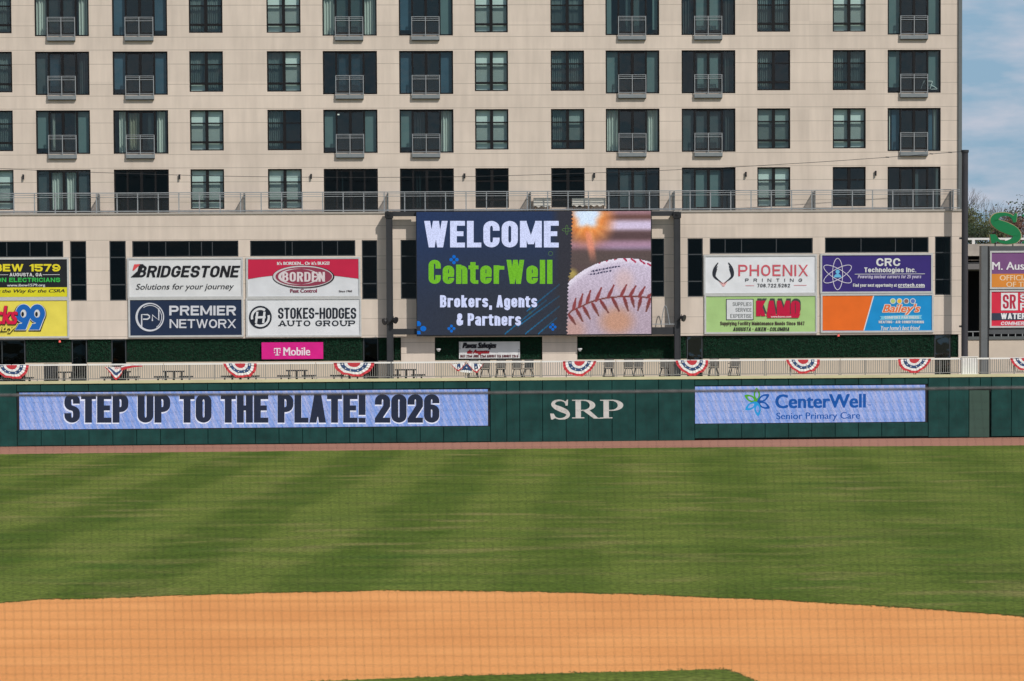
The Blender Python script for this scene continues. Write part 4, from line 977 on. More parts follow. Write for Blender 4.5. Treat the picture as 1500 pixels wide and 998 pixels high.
# nuclear careers
S, D = sign('banner_sign', 'purple banner with white lettering and an atom emblem', 'banner', (1204.2, 374, 1364, 427.2), PM(58, 44, 122))
caps(LOW, 'CRC', (1283.6, 378.4, 1318.8, 390), white, S, D, 2.9, 2.4, 1.1)
caps(LOW, 'Technologies Inc.', (1266, 392, 1342.2, 401), white, S, D, 1.7, 1.3, .9, desc=1.9)
mb = MB(); rectp(mb, LOW, 1252, 401.2, 1355, 401.9, D); mb.build('rule', white, S)
caps(LOW, 'Powering nuclear careers for 25 years', (1256.4, 402.9, 1350, 409.2), PM(208, 200, 226), S, D, .9, .75, 1.0, shear=.2, desc=1.3)
caps(LOW, 'Find your next opportunity at', (1249.6, 415.6, 1313.6, 421.6), white, S, D, .9, .75, 1.0, desc=1.3)
caps(LOW, 'crctech.com', (1315.4, 415.0, 1354.6, 420.4), white, S, D, 1.3, 1.0, .9)
mb = MB(); rectp(mb, LOW, 1315.4, 421.0, 1354.6, 421.7, D); mb.build('underline', white, S)
mb = MB()
for q in range(3): stroke(mb, LOW, ell(1227, 401.6, 23, 7.4, 44, 0, 2*PI, PI/2+q*PI/3), .9, D+q*.001, True)
mb.build('atom_emblem', PM(226, 220, 236), S)
mb = MB(); px_poly(mb, LOW, ell(1227, 398.2, 3, 3.2, 20), D+.004); px_poly(mb, LOW, ell(1227, 406.6, 5.6, 5.2, 20, PI, 2*PI), D+.004); mb.build('person_emblem', PM(110, 190, 232), S)
# heating firm
S, D = sign('banner_sign', 'orange and blue heating banner split by a slanted white line', 'banner', (1204.8, 433, 1365.2, 484.6), PM(22, 148, 214))
mb = MB(); px_poly(mb, LOW, [(1205, 433.2), (1279, 433.2), (1264.6, 484.4), (1205, 484.4)], D-.008); mb.build('orange_field', PM(240, 112, 34), S)
mb = MB(); px_poly(mb, LOW, [(1279, 433.2), (1280.6, 433.2), (1266.2, 484.4), (1264.6, 484.4)], D-.004); mb.build('slanted_line', white, S)
for cx, cc in ((1308, (190, 212, 124)), (1317.7, (244, 196, 50)), (1327.6, (150, 110, 104)), (1337.2, (90, 130, 200))):
    mb = MB(); px_poly(mb, LOW, ell(cx, 441.3, 4.2, 4.2, 22), D); mb.build('dot_rim', PM(214, 226, 230), S)
    mb = MB(); px_poly(mb, LOW, ell(cx, 441.3, 3.1, 3.1, 22), D+.003); mb.build('dot', PM(*cc), S)
text(LOW, "Bailey's", (1292, 445, 1348.6, 462), PM(246, 236, 226), S, D+.002, 1.3, .7, .3)
text(LOW, "Bailey's", (1292.8, 445.6, 1347.8, 461.2), PM(238, 122, 74), S, D+.012, .5, .2, .3)
mb = MB(); px_poly(mb, LOW, [(1288.6, 463.4), (1320, 461.8), (1350.8, 461.6), (1349, 465), (1350.8, 468), (1320, 468.4), (1288.6, 468.8), (1291, 466)], D); mb.build('ribbon', PM(120, 200, 230), S)
caps(LOW, 'COMFORT PARTNERS', (1296, 463.2, 1346, 467.0), white, S, D+.004, .9, .7, .9)
caps(LOW, 'HEATING \u2022 AIR CONDITIONING', (1287.2, 469.9, 1353.4, 473.8), white, S, D, 1.0, .8, 1.0)
text(LOW, "Your home's best friend", (1290.4, 477.2, 1347.6, 483.8), white, S, D, .2, 0, .35)
# magenta phone sign
S, D = sign('phone_sign', 'magenta phone company sign on the ivy below the car dealer banner', 'sign', (383.2, 501.6, 473.4, 526.2), PM(222, 30, 138), d0=-.05, fw=0)
wp = PM(246, 222, 236)
text(LOW, 'Mobile', (415, 509, 454.4, 521), wp, S, D, .45, .1)
mb = MB(); rectp(mb, LOW, 401.2, 510, 410.8, 511.6, D); rectp(mb, LOW, 405, 511.6, 407.1, 519.6, D); rectp(mb, LOW, 403, 519.6, 409.1, 521, D); rectp(mb, LOW, 401.2, 511.6, 402.2, 514.2, D); rectp(mb, LOW, 409.8, 511.6, 410.8, 514.2, D)
rectp(mb, LOW, 401.4, 515.6, 403.2, 517.4, D); rectp(mb, LOW, 408.9, 515.6, 410.7, 517.4, D)
rectp(mb, LOW, 414.4, 520.2, 418.8, 521, D+.002); rectp(mb, LOW, 423, 520.2, 427, 521, D+.002); mb.build('emblem', wp, S)
# festival banner
S, D = sign('festival_banner', 'small white festival banner with Spanish script under the scoreboard', 'banner', (672.4, 500.6, 761.6, 525.2), PM(226, 226, 226), d0=-.05, fw=0)
text(LOW, 'Pavos Salvajes', (677.2, 501.8, 727.4, 512.8), PM(30, 28, 36), S, D, .9, .5, .3)
text(LOW, 'de Augusta', (684.2, 512.2, 717, 519.8), PM(164, 34, 44), S, D, .7, .3, .3)
caps(LOW, 'MAY 22nd JUNE 22nd AUGUST 7th AUGUST 23rd', (674.4, 519.9, 758.8, 523.8), PM(96, 40, 48), S, D, .9, .7, .9)
mb = MB()
for k in range(5): rectp(mb, LOW, 673.4, 502+k*2.1, 674.3, 502.9+k*2.1, D); rectp(mb, LOW, 759.6, 512+k*2.4, 760.5, 513+k*2.4, D)
mb.build('border_dots', PM(52, 48, 56), S)

# ------------------------------------------------------------------ video scoreboard
SD = 0.76
scx = LOW.pt(LOW.px(780, 490, SD)[0], DECK, SD-.3)
scb = thing('video_scoreboard', 'large video scoreboard showing a welcome message and a baseball', 'scoreboard', scx)
sa, sb, sc_, se = LOW.rect(610.4, 309.8, 953.8, 490.4, SD)
mb = MB(); mb.pbox(LOW, sa-.03, sb+.05, sc_-.06, se+.04, SD-.32, SD-.02); mb.build('cabinet', mBlack, scb)
def led(name, box, P, d, fn, parent, cell=1.0):
    x0, y0, x1, y1 = box; a, b, c, e = P.rect(x0, y0, x1, y1, d)
    nx, ny = int((x1-x0)/cell), int((y1-y0)/cell); vs = []; fs = []; cols = []
    for j in range(ny+1):
        for i in range(nx+1): vs.append(P.pt(a+(b-a)*i/nx, e-(e-c)*j/ny, d))
    off = wl(parent)
    for j in range(ny):
        for i in range(nx):
            fs.append((j*(nx+1)+i, (j+1)*(nx+1)+i, (j+1)*(nx+1)+i+1, j*(nx+1)+i+1))
            cc = C(*fn(x0+(i+.5)*(x1-x0)/nx, y0+(j+.5)*(y1-y0)/ny)); cols += [(*cc, 1.0)]*4
    me = bpy.data.meshes.new(name); me.from_pydata([v-off for v in vs], [], fs)
    at = me.color_attributes.new('picture', 'FLOAT_COLOR', 'CORNER'); at.data.foreach_set('color', [q for t in cols for q in t])
    me.materials.append(EMATTR('led_picture')); me.update(); o = bpy.data.objects.new(name, me); COL.objects.link(o); o.parent = parent
    return o
def sst(a, b, x):
    t = max(0, min(1, (x-a)/(b-a))); return t*t*(3-2*t)
def lerp3(a, b, t): return tuple(p+(q-p)*t for p, q in zip(a, b))
def segd(x, y, a, b):
    dx, dy = b[0]-a[0], b[1]-a[1]; t = max(0, min(1, ((x-a[0])*dx+(y-a[1])*dy)/(dx*dx+dy*dy or 1)))
    return math.hypot(x-a[0]-dx*t, y-a[1]-dy*t), t
def q7(l): return [(780+x/6.237, 420+y/6.237) for x, y in l]
seam = catmull(q7([(300, 268), (330, 250), (360, 220), (440, 185), (540, 140), (690, 105), (850, 95), (1000, 100), (1100, 117)]), 5)
st_up = [q7([a, b]) for a, b in (((372, 208), (392, 112)), ((425, 185), (455, 72)), ((495, 150), (528, 40)), ((578, 132), (628, 14)), ((690, 100), (742, -8)), ((808, 88), (858, -12)), ((890, 90), (942, 0)), ((975, 92), (1026, 8)), ((1055, 100), (1085, 70)))]
st_dn = [q7([a, b]) for a, b in (((332, 262), (388, 345)), ((400, 215), (455, 318)), ((465, 190), (522, 296)), ((545, 158), (602, 268)), ((622, 135), (690, 240)), ((730, 112), (788, 226)), ((835, 104), (872, 225)), ((905, 104), (926, 190)), ((990, 110), (962, 220)), ((1072, 118), (1038, 232)))]
top_st = [(868, 388, 870.5, 385.6), (877.5, 385.6, 879.5, 383.6), (888.5, 383, 891.5, 379.6), (900.5, 381, 903, 379), (914, 379, 917.5, 382.5), (924.5, 379.6, 931, 384.6), (938, 382, 944, 387), (949, 387, 953, 390)]
rn = random.Random(9)
def zig(y): return 838.6-(y-309)*.03+2.6*abs(((y/5.3) % 1)*2-1)-1.3-(3.2 if y > 400 else 0)*sst(395, 410, y)
def pic(x, y):
    n = 1+rn.uniform(-.065, .065)
    if x < zig(y):
        base = lerp3((44, 60, 94), (54, 58, 68), sst(309, 470, y)*.8+.2*sst(610, 700, x)); base = lerp3(base, (58, 57, 62), sst(805, 822, x)*.85+.0)
        for i, (ax, ay, bx, by) in enumerate(((771.5, 455.5, 819, 417), (758, 478, 819, 434), (769, 489, 819, 449), (739, 489, 800, 440), (788, 489, 815, 466))):
            dd, t = segd(x, y, (ax, ay), (bx, by))
            if dd < .9: base = lerp3((34, 122, 176), base, .25+.5*t)
        return tuple(min(255, max(0, c*n)) for c in base)
    d = math.hypot(x-916, y-496)
    if d > 117:
        c = lerp3((118, 92, 92), (92, 78, 78), sst(340, 385, y))
        def band(y0, y1, col, k, x0=880, xs=14):
            nonlocal c
            t = sst(y0-6, y0+5, y)*(1-sst(y1-5, y1+6, y))*sst(x0-xs, x0+xs, x)*k; c = lerp3(c, col, t)
        band(300, 316, (168, 128, 138), .8, 880); band(317, 322, (98, 68, 60), .9, 892); band(324, 338, (214, 200, 228), .95, 888)
        band(340, 352, (90, 72, 74), .9, 890); band(356, 365, (134, 134, 172), .9, 880, 26); band(354, 364, (186, 140, 158), .7, 800); band(370, 390, (92, 80, 78), .9, 800)
        r = math.hypot(x-862, (y-322)*1.0); c = lerp3(c, (238, 142, 70), (1-sst(14, 48, r))*.95)
        c = lerp3(c, (240, 150, 120), (1-sst(2, 8, abs(x-863-.15*(y-345))))*sst(335, 345, y)*(1-sst(360, 392, y))*.7)
        for ang in (-.35, .35, .75, 1.25, 2.2, 2.8):
            dx, dy = x-861, y-325; t = abs(dx*math.sin(ang)-dy*math.cos(ang)); f_ = dx*math.cos(ang)+dy*math.sin(ang)
            if f_ > 0: c = lerp3(c, (252, 190, 120), (1-sst(0, 5, t))*(1-sst(14, 46, f_))*.32)
        rr = math.hypot((x-860)/1.15, (y-317)/1.0+max(0, (y-330))*.2); c = lerp3(c, (214, 232, 255), 1-sst(9, 23, rr+2*math.sin(math.atan2(y-317, x-860)*5)))
        c = lerp3(c, (190, 170, 90), (1-sst(2, 12, math.hypot(x-838, y-402)))*.8)
    else:
        tx_ = 9*math.sin(x*.9+3*math.sin(y*.31))*math.sin(y*.8+2*math.sin(x*.23)); c = lerp3((200+tx_, 188+tx_, 208+tx_), (178+tx_, 160+tx_, 174+tx_), sst(380, 480, y)); c = lerp3(c, (232, 226, 240), sst(106, 117, d)*.8)
        c = lerp3(c, (196, 146, 118), (1-sst(8, 30, math.hypot((x-903)/1.2, y-471)))*.85); c = lerp3(c, (214, 178, 168), (1-sst(4, 22, math.hypot((x-914), (y-412)/1.2)))*.5)
        c = lerp3(c, (198, 150, 130), (1-sst(6, 26, math.hypot(x-840, y-484)))*.6)
        if 390 < y < 403 and 860 < x < 911:
            t1 = 400.5-(x-860)*.19; 
            for o_, x0, x1 in ((0, 866, 909), (4.5, 862, 896)):
                if abs(y-t1-o_+1.2) < 1.3 and x0 < x < x1 and math.sin(x*2.1+o_)*math.sin(x*.77) > -.25: c = (78, 76, 100)
        m_ = 99
        for a, b in zip(seam[:-1], seam[1:]): m_ = min(m_, segd(x, y, a, b)[0])
        if m_ < 1.0: c = lerp3((110, 62, 56), c, sst(.5, 1.4, m_)*.6)
        elif m_ < 2.2: c = lerp3(c, (150, 120, 120), .35)
        for a, b in st_up:
            dd, t = segd(x, y, a, b); wq = 1.5+1.4*math.sin(PI*min(1, t+.2)); 
            if dd < wq: c = lerp3((138, 70, 72), c, sst(wq*.6, wq, dd)*.7)
        for a, b in st_dn:
            dd, t = segd(x, y, a, b); wq = 1.5+1.5*math.sin(PI*min(1, t+.15))
            if dd < wq: c = lerp3((132, 62, 66), (112, 78, 70), t) if dd < wq*.7 else lerp3((132, 70, 72), c, .5)
        for a, b, e_, f_ in top_st:
            if segd(x, y, (a, b), (e_, f_))[0] < 1.4: c = (172, 64, 92)
    return tuple(min(255, max(0, q*n)) for q in c)
led('screen', (610.6, 310, 953.6, 490.2), LOW, SD, pic, scb, 1.0)
Dt = SD+.006
lw = EM('led_white', (206, 214, 248), 1, .16, 16); lg = EM('led_green', (112, 180, 48), 1, .14, 16); lb = EM('led_blue', (24, 104, 196), 1, .1); lo = EM('led_olive', (84, 116, 70), 1, .1)
def led_text(s, box, mat, bold, by, parent=scb, d=Dt, **k): text(LOW, s, box, mat, parent, d, bold, by, **k)
caps(LOW, 'WELCOME', (620.8, 323.8, 818.4, 362.6), lw, scb, Dt, 9.8, 7.0, .62)
caps(LOW, 'CenterWell', (627.8, 380.8, 809.2, 416), lg, scb, Dt, 7.8, 5.4, .72)
caps(LOW, 'Brokers, Agents', (644.6, 432.6, 786.8, 454.6), lw, scb, Dt, 4.0, 3.0, .8, desc=4.2)
caps(LOW, '& Partners', (668.8, 459.2, 763.2, 477.2), lw, scb, Dt, 4.0, 3.0, .8)
mb = MB()
def petals(cx, cy, r):
    for q in range(4):
        t = q*PI/2; px_poly(mb, LOW, ell(cx+r*math.cos(t), cy+r*math.sin(t), r*.62, r*.62, 12), Dt+q*.001)
petals(665, 380.5, 4.2); petals(661.3, 481.5, 3.6); petals(809.8, 479.2, 3.4)
px_poly(mb, LOW, [(611, 470.5), (614, 470.5), (617, 474), (616, 477.5), (611, 478)], Dt); px_poly(mb, LOW, ell(620, 481.6, 4.4, 4.0, 14), Dt+.002); px_poly(mb, LOW, [(611, 485), (615.5, 485), (616.5, 489.8), (611, 489.8)], Dt+.001)
mb.build('blue_motif', lb, scb)
mb = MB(); stroke(mb, LOW, ell(830.3, 336.8, 1.9, 7, 20), .7, Dt, True); stroke(mb, LOW, ell(830.3, 336.8, 7, 2.2, 20), .7, Dt+.001, True); stroke(mb, LOW, ell(806.5, 371.5, 3.2, 3, 20), .6, Dt, True); stroke(mb, LOW, ell(776.6, 458.6, 1.6, 1.6, 12), .5, Dt, True)
mb.build('outline_motif', lo, scb)
# posts and beams
for x0, x1 in ((566.0, 575.6), (988.0, 996.8)):
    a = LOW.px(x0, 420, SD-.1)[0]; b = LOW.px(x1, 420, SD-.1)[0]; v1 = LOW.px((x0+x1)/2, 310.2, SD-.1)[1]
    mb = MB(); mb.pbox(LOW, a, b-.06, DECK, v1, SD-.45, SD-.1); mb.pbox(LOW, b-.06, b, DECK, v1-.3, SD-.47, SD-.08); mb.pbox(LOW, a-.1, b+.1, DECK, DECK+.04, SD-.55, SD); mb.build('post', [mCharc], scb)
    mb = MB(); mb.pbox(LOW, a-.06, b+.04, v1-.35, v1-.02, SD-.6, SD-.05); mb.tube(LOW.pt((a+b)/2, v1-.12, SD), LOW.pt((a+b)/2, v1-.12, -.1), .09, n=10); mb.build('bracket', mBlack, scb)
aL = LOW.px(575.6, 480, SD-.2)[0]; aR = LOW.px(988, 480, SD-.2)[0]
for x, y, t in ((600, 313.4, .13), (592, 486.0, .16), (970, 313, .13), (970, 484.8, .2)):
    v = LOW.px(x, y, SD-.2)[1]; mb = MB()
    if x < 700: mb.pbox(LOW, aL, sa-.03, v-t, v+t, SD-.42, SD-.2)
    else: mb.pbox(LOW, sb+.05, aR, v-t, v+t, SD-.42, SD-.2)
    mb.build('beam', mCharc, scb)
mb = MB(); v = LOW.px(970, 475.6, SD)[1]; mb.pbox(LOW, sb+.06, aR, v, v+.04, SD-.4, SD-.1); uq = LOW.px(976, 463, SD-.3)[0]
pts = [LOW.pt(uq-.28+.5*t, v+.04+ (1.0*math.sin(PI*min(1, t*1.1))), SD-.3) for t in [i/10 for i in range(11)]]
mb.path(pts, .025); mb.build('cable_tray', mSteel, scb)
def flood(x, y, sg, lbl):
    u, vv = LOW.px(x, y, SD+.1); r = thing('floodlight', lbl, 'floodlight', LOW.pt(u, vv, SD+.1), 'floodlights clamped to the scoreboard posts')
    mb = MB(); c = LOW.pt(u, vv, SD+.12); t = (LOW.U*sg*.8+LOW.N*.5+Vector((0, 0, -.25))).normalized()
    mb.tube(c-t*.16, c+t*.02, .07, .17, 12); mb.tube(c+t*.02, c+t*.10, .19, .19, 12); mb.build('lamp_head', mBlack, r)
    mb = MB(); mb.tube(c-t*.1, LOW.pt(u-sg*.3, vv-.12, SD-.05), .025, n=6); mb.tube(c-t*.1+Vector((0, 0, .18)), c-t*.1-Vector((0, 0, .18)), .02, n=6); mb.build('bracket', mBlack, r)
flood(578.5, 469, 1, 'black floodlight on the right side of the left scoreboard post'); flood(564, 471, -1, 'black floodlight on the left side of the left scoreboard post'); flood(1000.5, 466, 1, 'black floodlight on the right scoreboard post')

# ------------------------------------------------------------------ outfield wall
WT = WALL.px(890, 552.6)[1]; CAPB = WALL.px(890, 556.4)[1]
mPad = M('wall_pad_green', (0.014, 0.062, 0.056), 0.6, 0.30, 1.3, 0.25, spec=0.12, bscale=1.1)
mPadD = M('wall_core', (0.010, 0.022, 0.018), 0.9)
mPadG = M('door_pad_green', (0.040, 0.085, 0.064), 0.65, 0.10, 1.2)
wall = thing('outfield_wall', 'long dark green padded outfield wall with pale yellow top stripe', 'wall', WALL.pt(0, 0, 0))
wu0 = WALL.px(-420, 600)[0]; wu1 = WALL.px(1920, 600)[0]
mb = MB(); mb.pbox(WALL, wu0, wu1, 0, WT-.02, -.5, -.14); mb.build('core', mPadD, wall)
RB1 = (28.4, 572.9, 714.6, 626.6); RB2 = (1018.2, 565.2, 1355.2, 619.2)
r1 = WALL.rect(*RB1); r2 = WALL.rect(*RB2); X = lambda x: WALL.px(x, 600)[0]
b1 = (X(24.5), X(718), r1[2]-.05, r1[3]+.05); b2 = (X(1017.4), X(1359.4), r2[2]-.05, r2[3]+.04)
def padrun(mb, ua, ub, v0, v1, d, joints=None, w_=34.6):
    n = max(1, round((ub-ua)/(w_*140/FPX))); js = joints or [ua+(ub-ua)*i/n for i in range(n+1)]; g = .010; bv = .018
    for a, b in zip(js[:-1], js[1:]):
        a += g; b -= g
        vs = [WALL.pt(a, v0, -.14), WALL.pt(b, v0, -.14), WALL.pt(b, v1, -.14), WALL.pt(a, v1, -.14), WALL.pt(a, v0, d-bv), WALL.pt(b, v0, d-bv), WALL.pt(b, v1, d-bv), WALL.pt(a, v1, d-bv),
              WALL.pt(a+bv, v0+bv, d), WALL.pt(b-bv, v0+bv, d), WALL.pt(b-bv, v1-bv, d), WALL.pt(a+bv, v1-bv, d)]
        mb.add(vs, [(0, 1, 5, 4), (1, 2, 6, 5), (2, 3, 7, 6), (3, 0, 4, 7), (4, 5, 9, 8), (5, 6, 10, 9), (6, 7, 11, 10), (7, 4, 8, 11), (8, 9, 10, 11)])
mb = MB(); PT = CAPB-.004
padrun(mb, wu0, b1[0], 0.0, PT, .05)
padrun(mb, b1[0], b1[1], 0.03, b1[2], .02); padrun(mb, b1[0], b1[1], b1[3], PT, .02)
sj = [b1[1]]+[X(x) for x in (742, 761, 794.5, 829, 861.8, 896.3, 930.5, 964.5, 998)]+[b2[0]]
padrun(mb, b1[1], b2[0], 0.0, PT, .05, sj)
padrun(mb, b2[0], b2[1], .10, b2[2], .02); padrun(mb, b2[0], b2[1], b2[3], PT, .02)
dj0, dj1 = X(1419), X(1451.6)
padrun(mb, b2[1], dj0, 0.05, PT, .05, [b2[1], X(1389.6), dj0])
padrun(mb, dj1, wu1, .06, PT, .05, None, 30)
dtop = WALL.px(1435, 571.2)[1]
padrun(mb, dj0, dj1, dtop+.02, PT, .05, [dj0, X(1435.6), dj1])
mb.build('padding', mPad, wall)
mb = MB(); mb.pbox(WALL, dj0+.03, dj1-.10, .04, dtop-.02, -.10, .03); dr = mb.build('door', mPadG, wall)
mb = MB(); mb.pbox(WALL, dj1-.09, dj1-.03, dtop-.1, dtop-.02, -.02, .06); mb.build('hinge', mBlack, dr)
mb = MB(); n = 60
for i in range(n):
    a, b = wu0+(wu1-wu0)*i/n, wu0+(wu1-wu0)*(i+1)/n; mb.pbox(WALL, a+.002, b-.002, CAPB, WT, -.5, .075)
mb.build('cap', M('cap_pale_yellow', (.62, .60, .36), .6, .15, .5), wall)
# serif lettering
def serif_S(mb, P, box, d, wk=1.0):
    x0, y0, x1, y1 = box; W, H = x1-x0, y1-y0
    c = catmull([(.80, .30), (.68, .10), (.46, .035), (.24, .09), (.14, .235), (.26, .37), (.52, .49), (.78, .62), (.86, .77), (.74, .91), (.50, .965), (.28, .91), (.13, .72)], 7)
    n = len(c); ws = []
    for k in range(n):
        t = k/(n-1); ws.append((.065+.19*math.exp(-((t-.5)/.17)**2)+.06*math.exp(-((t-.29)/.08)**2)+.06*math.exp(-((t-.71)/.08)**2))*H*wk)
    pts = [(x0+x*W, y0+y*H) for x, y in c]
    stroke(mb, P, pts, ws, d)
    px_poly(mb, P, [(x0+W*q[0], y0+H*q[1]) for q in ((.74, .30), (.84, .30), (.86, .0), (.80, .0), (.77, .06), (.70, .10))], d+.002)
    px_poly(mb, P, [(x0+W*q[0], y0+H*q[1]) for q in ((.0, .70), (.17, .70), (.30, .92), (.20, .95), (.12, 1.0), (.05, 1.0))], d+.002)
dS = .056; mSRP = M('white_wall_paint', (.60, .60, .57), .6, .08, 2)
mb = MB(); serif_S(mb, WALL, (805.8, 585.6, 836.5, 614.8), dS)
for sx, bowl in ((838, 'R'), (879, 'P')):
    rectp(mb, WALL, sx+5, 586.6, sx+13, 612.6, dS); rectp(mb, WALL, sx, 585.8, sx+20, 587.2, dS+.002); rectp(mb, WALL, sx, 611.6, sx+18, 613, dS+.002)
    o = ell(sx+18, 593.9, 16, 8.1, 20, -PI/2, PI/2); i_ = ell(sx+16.5, 593.9, 9.5, 6.6, 20, -PI/2, PI/2)
    vs = [WALL.pt(*WALL.px(x, y, dS), dS+.001) for x, y in o]+[WALL.pt(*WALL.px(x, y, dS), dS+.001) for x, y in i_]
    mb.add(vs, [(k, k+1, 22+k, 21+k) for k in range(20)])
    rectp(mb, WALL, sx+12, 585.8, sx+18.2, 587.3, dS+.003); rectp(mb, WALL, sx+12, 600.5, sx+18.2, 602, dS+.003)
    if bowl == 'R': px_poly(mb, WALL, [(sx+16, 601.6), (sx+25, 600.6), (sx+38, 612.2), (sx+45, 612.6), (sx+45, 613.4), (sx+32, 613.4)], dS+.003)
mb.build('lettering', mSRP, wall)
# ribbon boards
def ribpat(x, y):
    n = rn.uniform(-1, 1); k = .5+.5*math.sin(x*.83+y*1.25)*math.sin(y*1.9-x*.35); q = .5+.5*math.sin(x*.021+y*.05+math.sin(x*.006)*2)
    c = lerp3((112, 148, 218), (180, 184, 224), .82*k+.18*q)
    return (c[0]+9*n, c[1]+8*n, min(255, c[2]+5*n))
def ribbon(box, border, label):
    u0, u1, v0, v1 = border; root = thing('led_ribbon_board', label, 'led board', WALL.pt((u0+u1)/2, v0, 0), 'led ribbon boards set in the outfield wall')
    mb = MB(); mb.pbox(WALL, u0+.02, u1-.02, v0+.01, v1-.01, -.13, -.03); mb.build('cabinet', mBlack, root)
    led('screen', box, WALL, -.02, ribpat, root, 1.9); return root
rb = ribbon(RB1, b1, 'long pale blue led board in the wall with big black capitals and a year')
tb = (94.2, 577.6, 643.6, 619.4)
caps(WALL, 'STEP UP TO THE PLATE! 2026', (tb[0]-1.2, tb[1]+1.6, tb[2]+.6, tb[3]+2.0), EM('led_edge_white', (226, 228, 246)), rb, -.016, 11.0, 8.4, .16, name='lettering_edge')
caps(WALL, 'STEP UP TO THE PLATE! 2026', tb, EM('led_navy', (46, 52, 70), 1, .06), rb, -.010, 10.2, 7.4, .30)
rb = ribbon(RB2, b2, 'short pale blue led board in the wall with clinic name and leaf emblem')
ec = EM('led_text_blue', (34, 88, 166), 1, .05)
text(WALL, 'CenterWell', (1135.6, 577.4, 1268.4, 598), ec, rb, -.016, .9, .4); text(WALL, 'Senior Primary Care', (1137, 604.2, 1260, 617), ec, rb, -.016, .25); text(WALL, 'TM', (1271, 592.6, 1275.6, 594.8), ec, rb, -.016, .1)
def leaf(cx, cy, ang, L_, w_, mat, k):
    o = []; i_ = []
    for q in range(24):
        t = 2*PI*q/24; x = .5+.5*math.cos(t); y = math.sin(t)*(abs(math.sin(t))**.6)*.5
        for lst, s in ((o, 1.0), (i_, .52)):
            xx, yy = (x-.5)*s*L_+L_/2, y*s*w_; lst.append((cx+xx*math.cos(ang)-yy*math.sin(ang), cy+xx*math.sin(ang)+yy*math.cos(ang)))
    mb = MB(); ring(mb, WALL, o, i_, -.016+k*.001); mb.build('leaf_emblem', mat, rb)
eg, ecy = EM('led_leaf_green', (84, 160, 52), 1, .05), EM('led_cyan', (48, 150, 214), 1, .05)
for k, (a, mt) in enumerate(((-1.6, eg), (-2.65, eg), (-.55, ec), (.45, ec), (1.5, ecy), (2.55, ecy))): leaf(1109, 589, a, 21, 9.5, mt, k)

# ------------------------------------------------------------------ deck and railing
dk = MB(); RD = -.62
dk.hexa([WALL.pt(wu0, DECK-.3, -.51), WALL.pt(wu1, DECK-.3, -.51), LOW.pt(wu1+4, DECK-.3, -.4), LOW.pt(wu0-4, DECK-.3, -.4), WALL.pt(wu0, DECK, -.51), WALL.pt(wu1, DECK, -.51), LOW.pt(wu1+4, DECK, -.4), LOW.pt(wu0-4, DECK, -.4)])
tag(dk.build('deck', mDeck), kind='structure')
mRail = M('rail_white', (.82, .81, .78), .5, .06, 3); mBal = M('rail_grey_paint', (.235, .23, .22), .5, .06, 3)
RTOP = WALL.px(890, 528, RD)[1]; RBOT = WALL.px(890, 549.6, RD)[1]
bd = [-203, -93, 17, 128, 239.5, 352, 462.5, 573, 683, 792.5, 902, 1011, 1121, 1230.5, 1340, 1449, 1558, 1668]
RLAB = ['at the far left outside the frame edge', 'at the left photo edge by the first bunting', 'in front of the dark doors at left, beside the first bunting', 'carrying the crumpled bunting', 'left of the third bunting in front of a picnic table', 'right of the third bunting below the magenta sign', 'carrying the wide bunting left of the scoreboard post', 'in front of the left scoreboard post and a beige pier', 'below the festival banner with bar chairs behind it', 'carrying the bunting under the picture of the baseball', 'with three bar chairs behind, left of the right scoreboard post', 'in front of the two rightmost bar chairs', 'carrying the bunting below the green banner', 'plain stretch below the orange banner', 'in front of the tall pole and white cabinet', 'carrying the last bunting at right', 'beyond the right edge']
for k, (x0, x1) in enumerate(zip(bd[:-1], bd[1:])):
    a, b = WALL.px(x0, 540, RD)[0]+.025, WALL.px(x1, 540, RD)[0]-.025
    if k in (0, 16): continue
    r = thing('railing_section', 'deck railing section '+RLAB[k], 'railing', WALL.pt((a+b)/2, DECK, RD), 'railing sections along the deck edge')
    mb = MB(); mb.pbox(WALL, a, b, RTOP-.085, RTOP, RD-.05, RD+.05); mb.build('top_rail', mRail, r)
    mb = MB(); mb.pbox(WALL, a+.05, b-.05, RBOT-.02, RBOT+.02, RD-.02, RD+.02); mb.build('bottom_rail', mBal, r)
    for u in (a, (2*a+b)/3-.02, (a+2*b)/3-.02, b-.045):
        mb = MB(); mb.pbox(WALL, u, u+.045, DECK, RTOP-.087, RD-.024, RD+.024); mb.build('post', mBal, r)
    mb = MB(); n = int((b-a)/.115)
    for i in range(1, n):
        u = a+.02+(b-a-.04)*i/n; mb.pbox(WALL, u-.015, u+.015, RBOT+.02, RTOP-.087, RD-.013, RD+.013)
    mb.build('balusters', mBal, r)

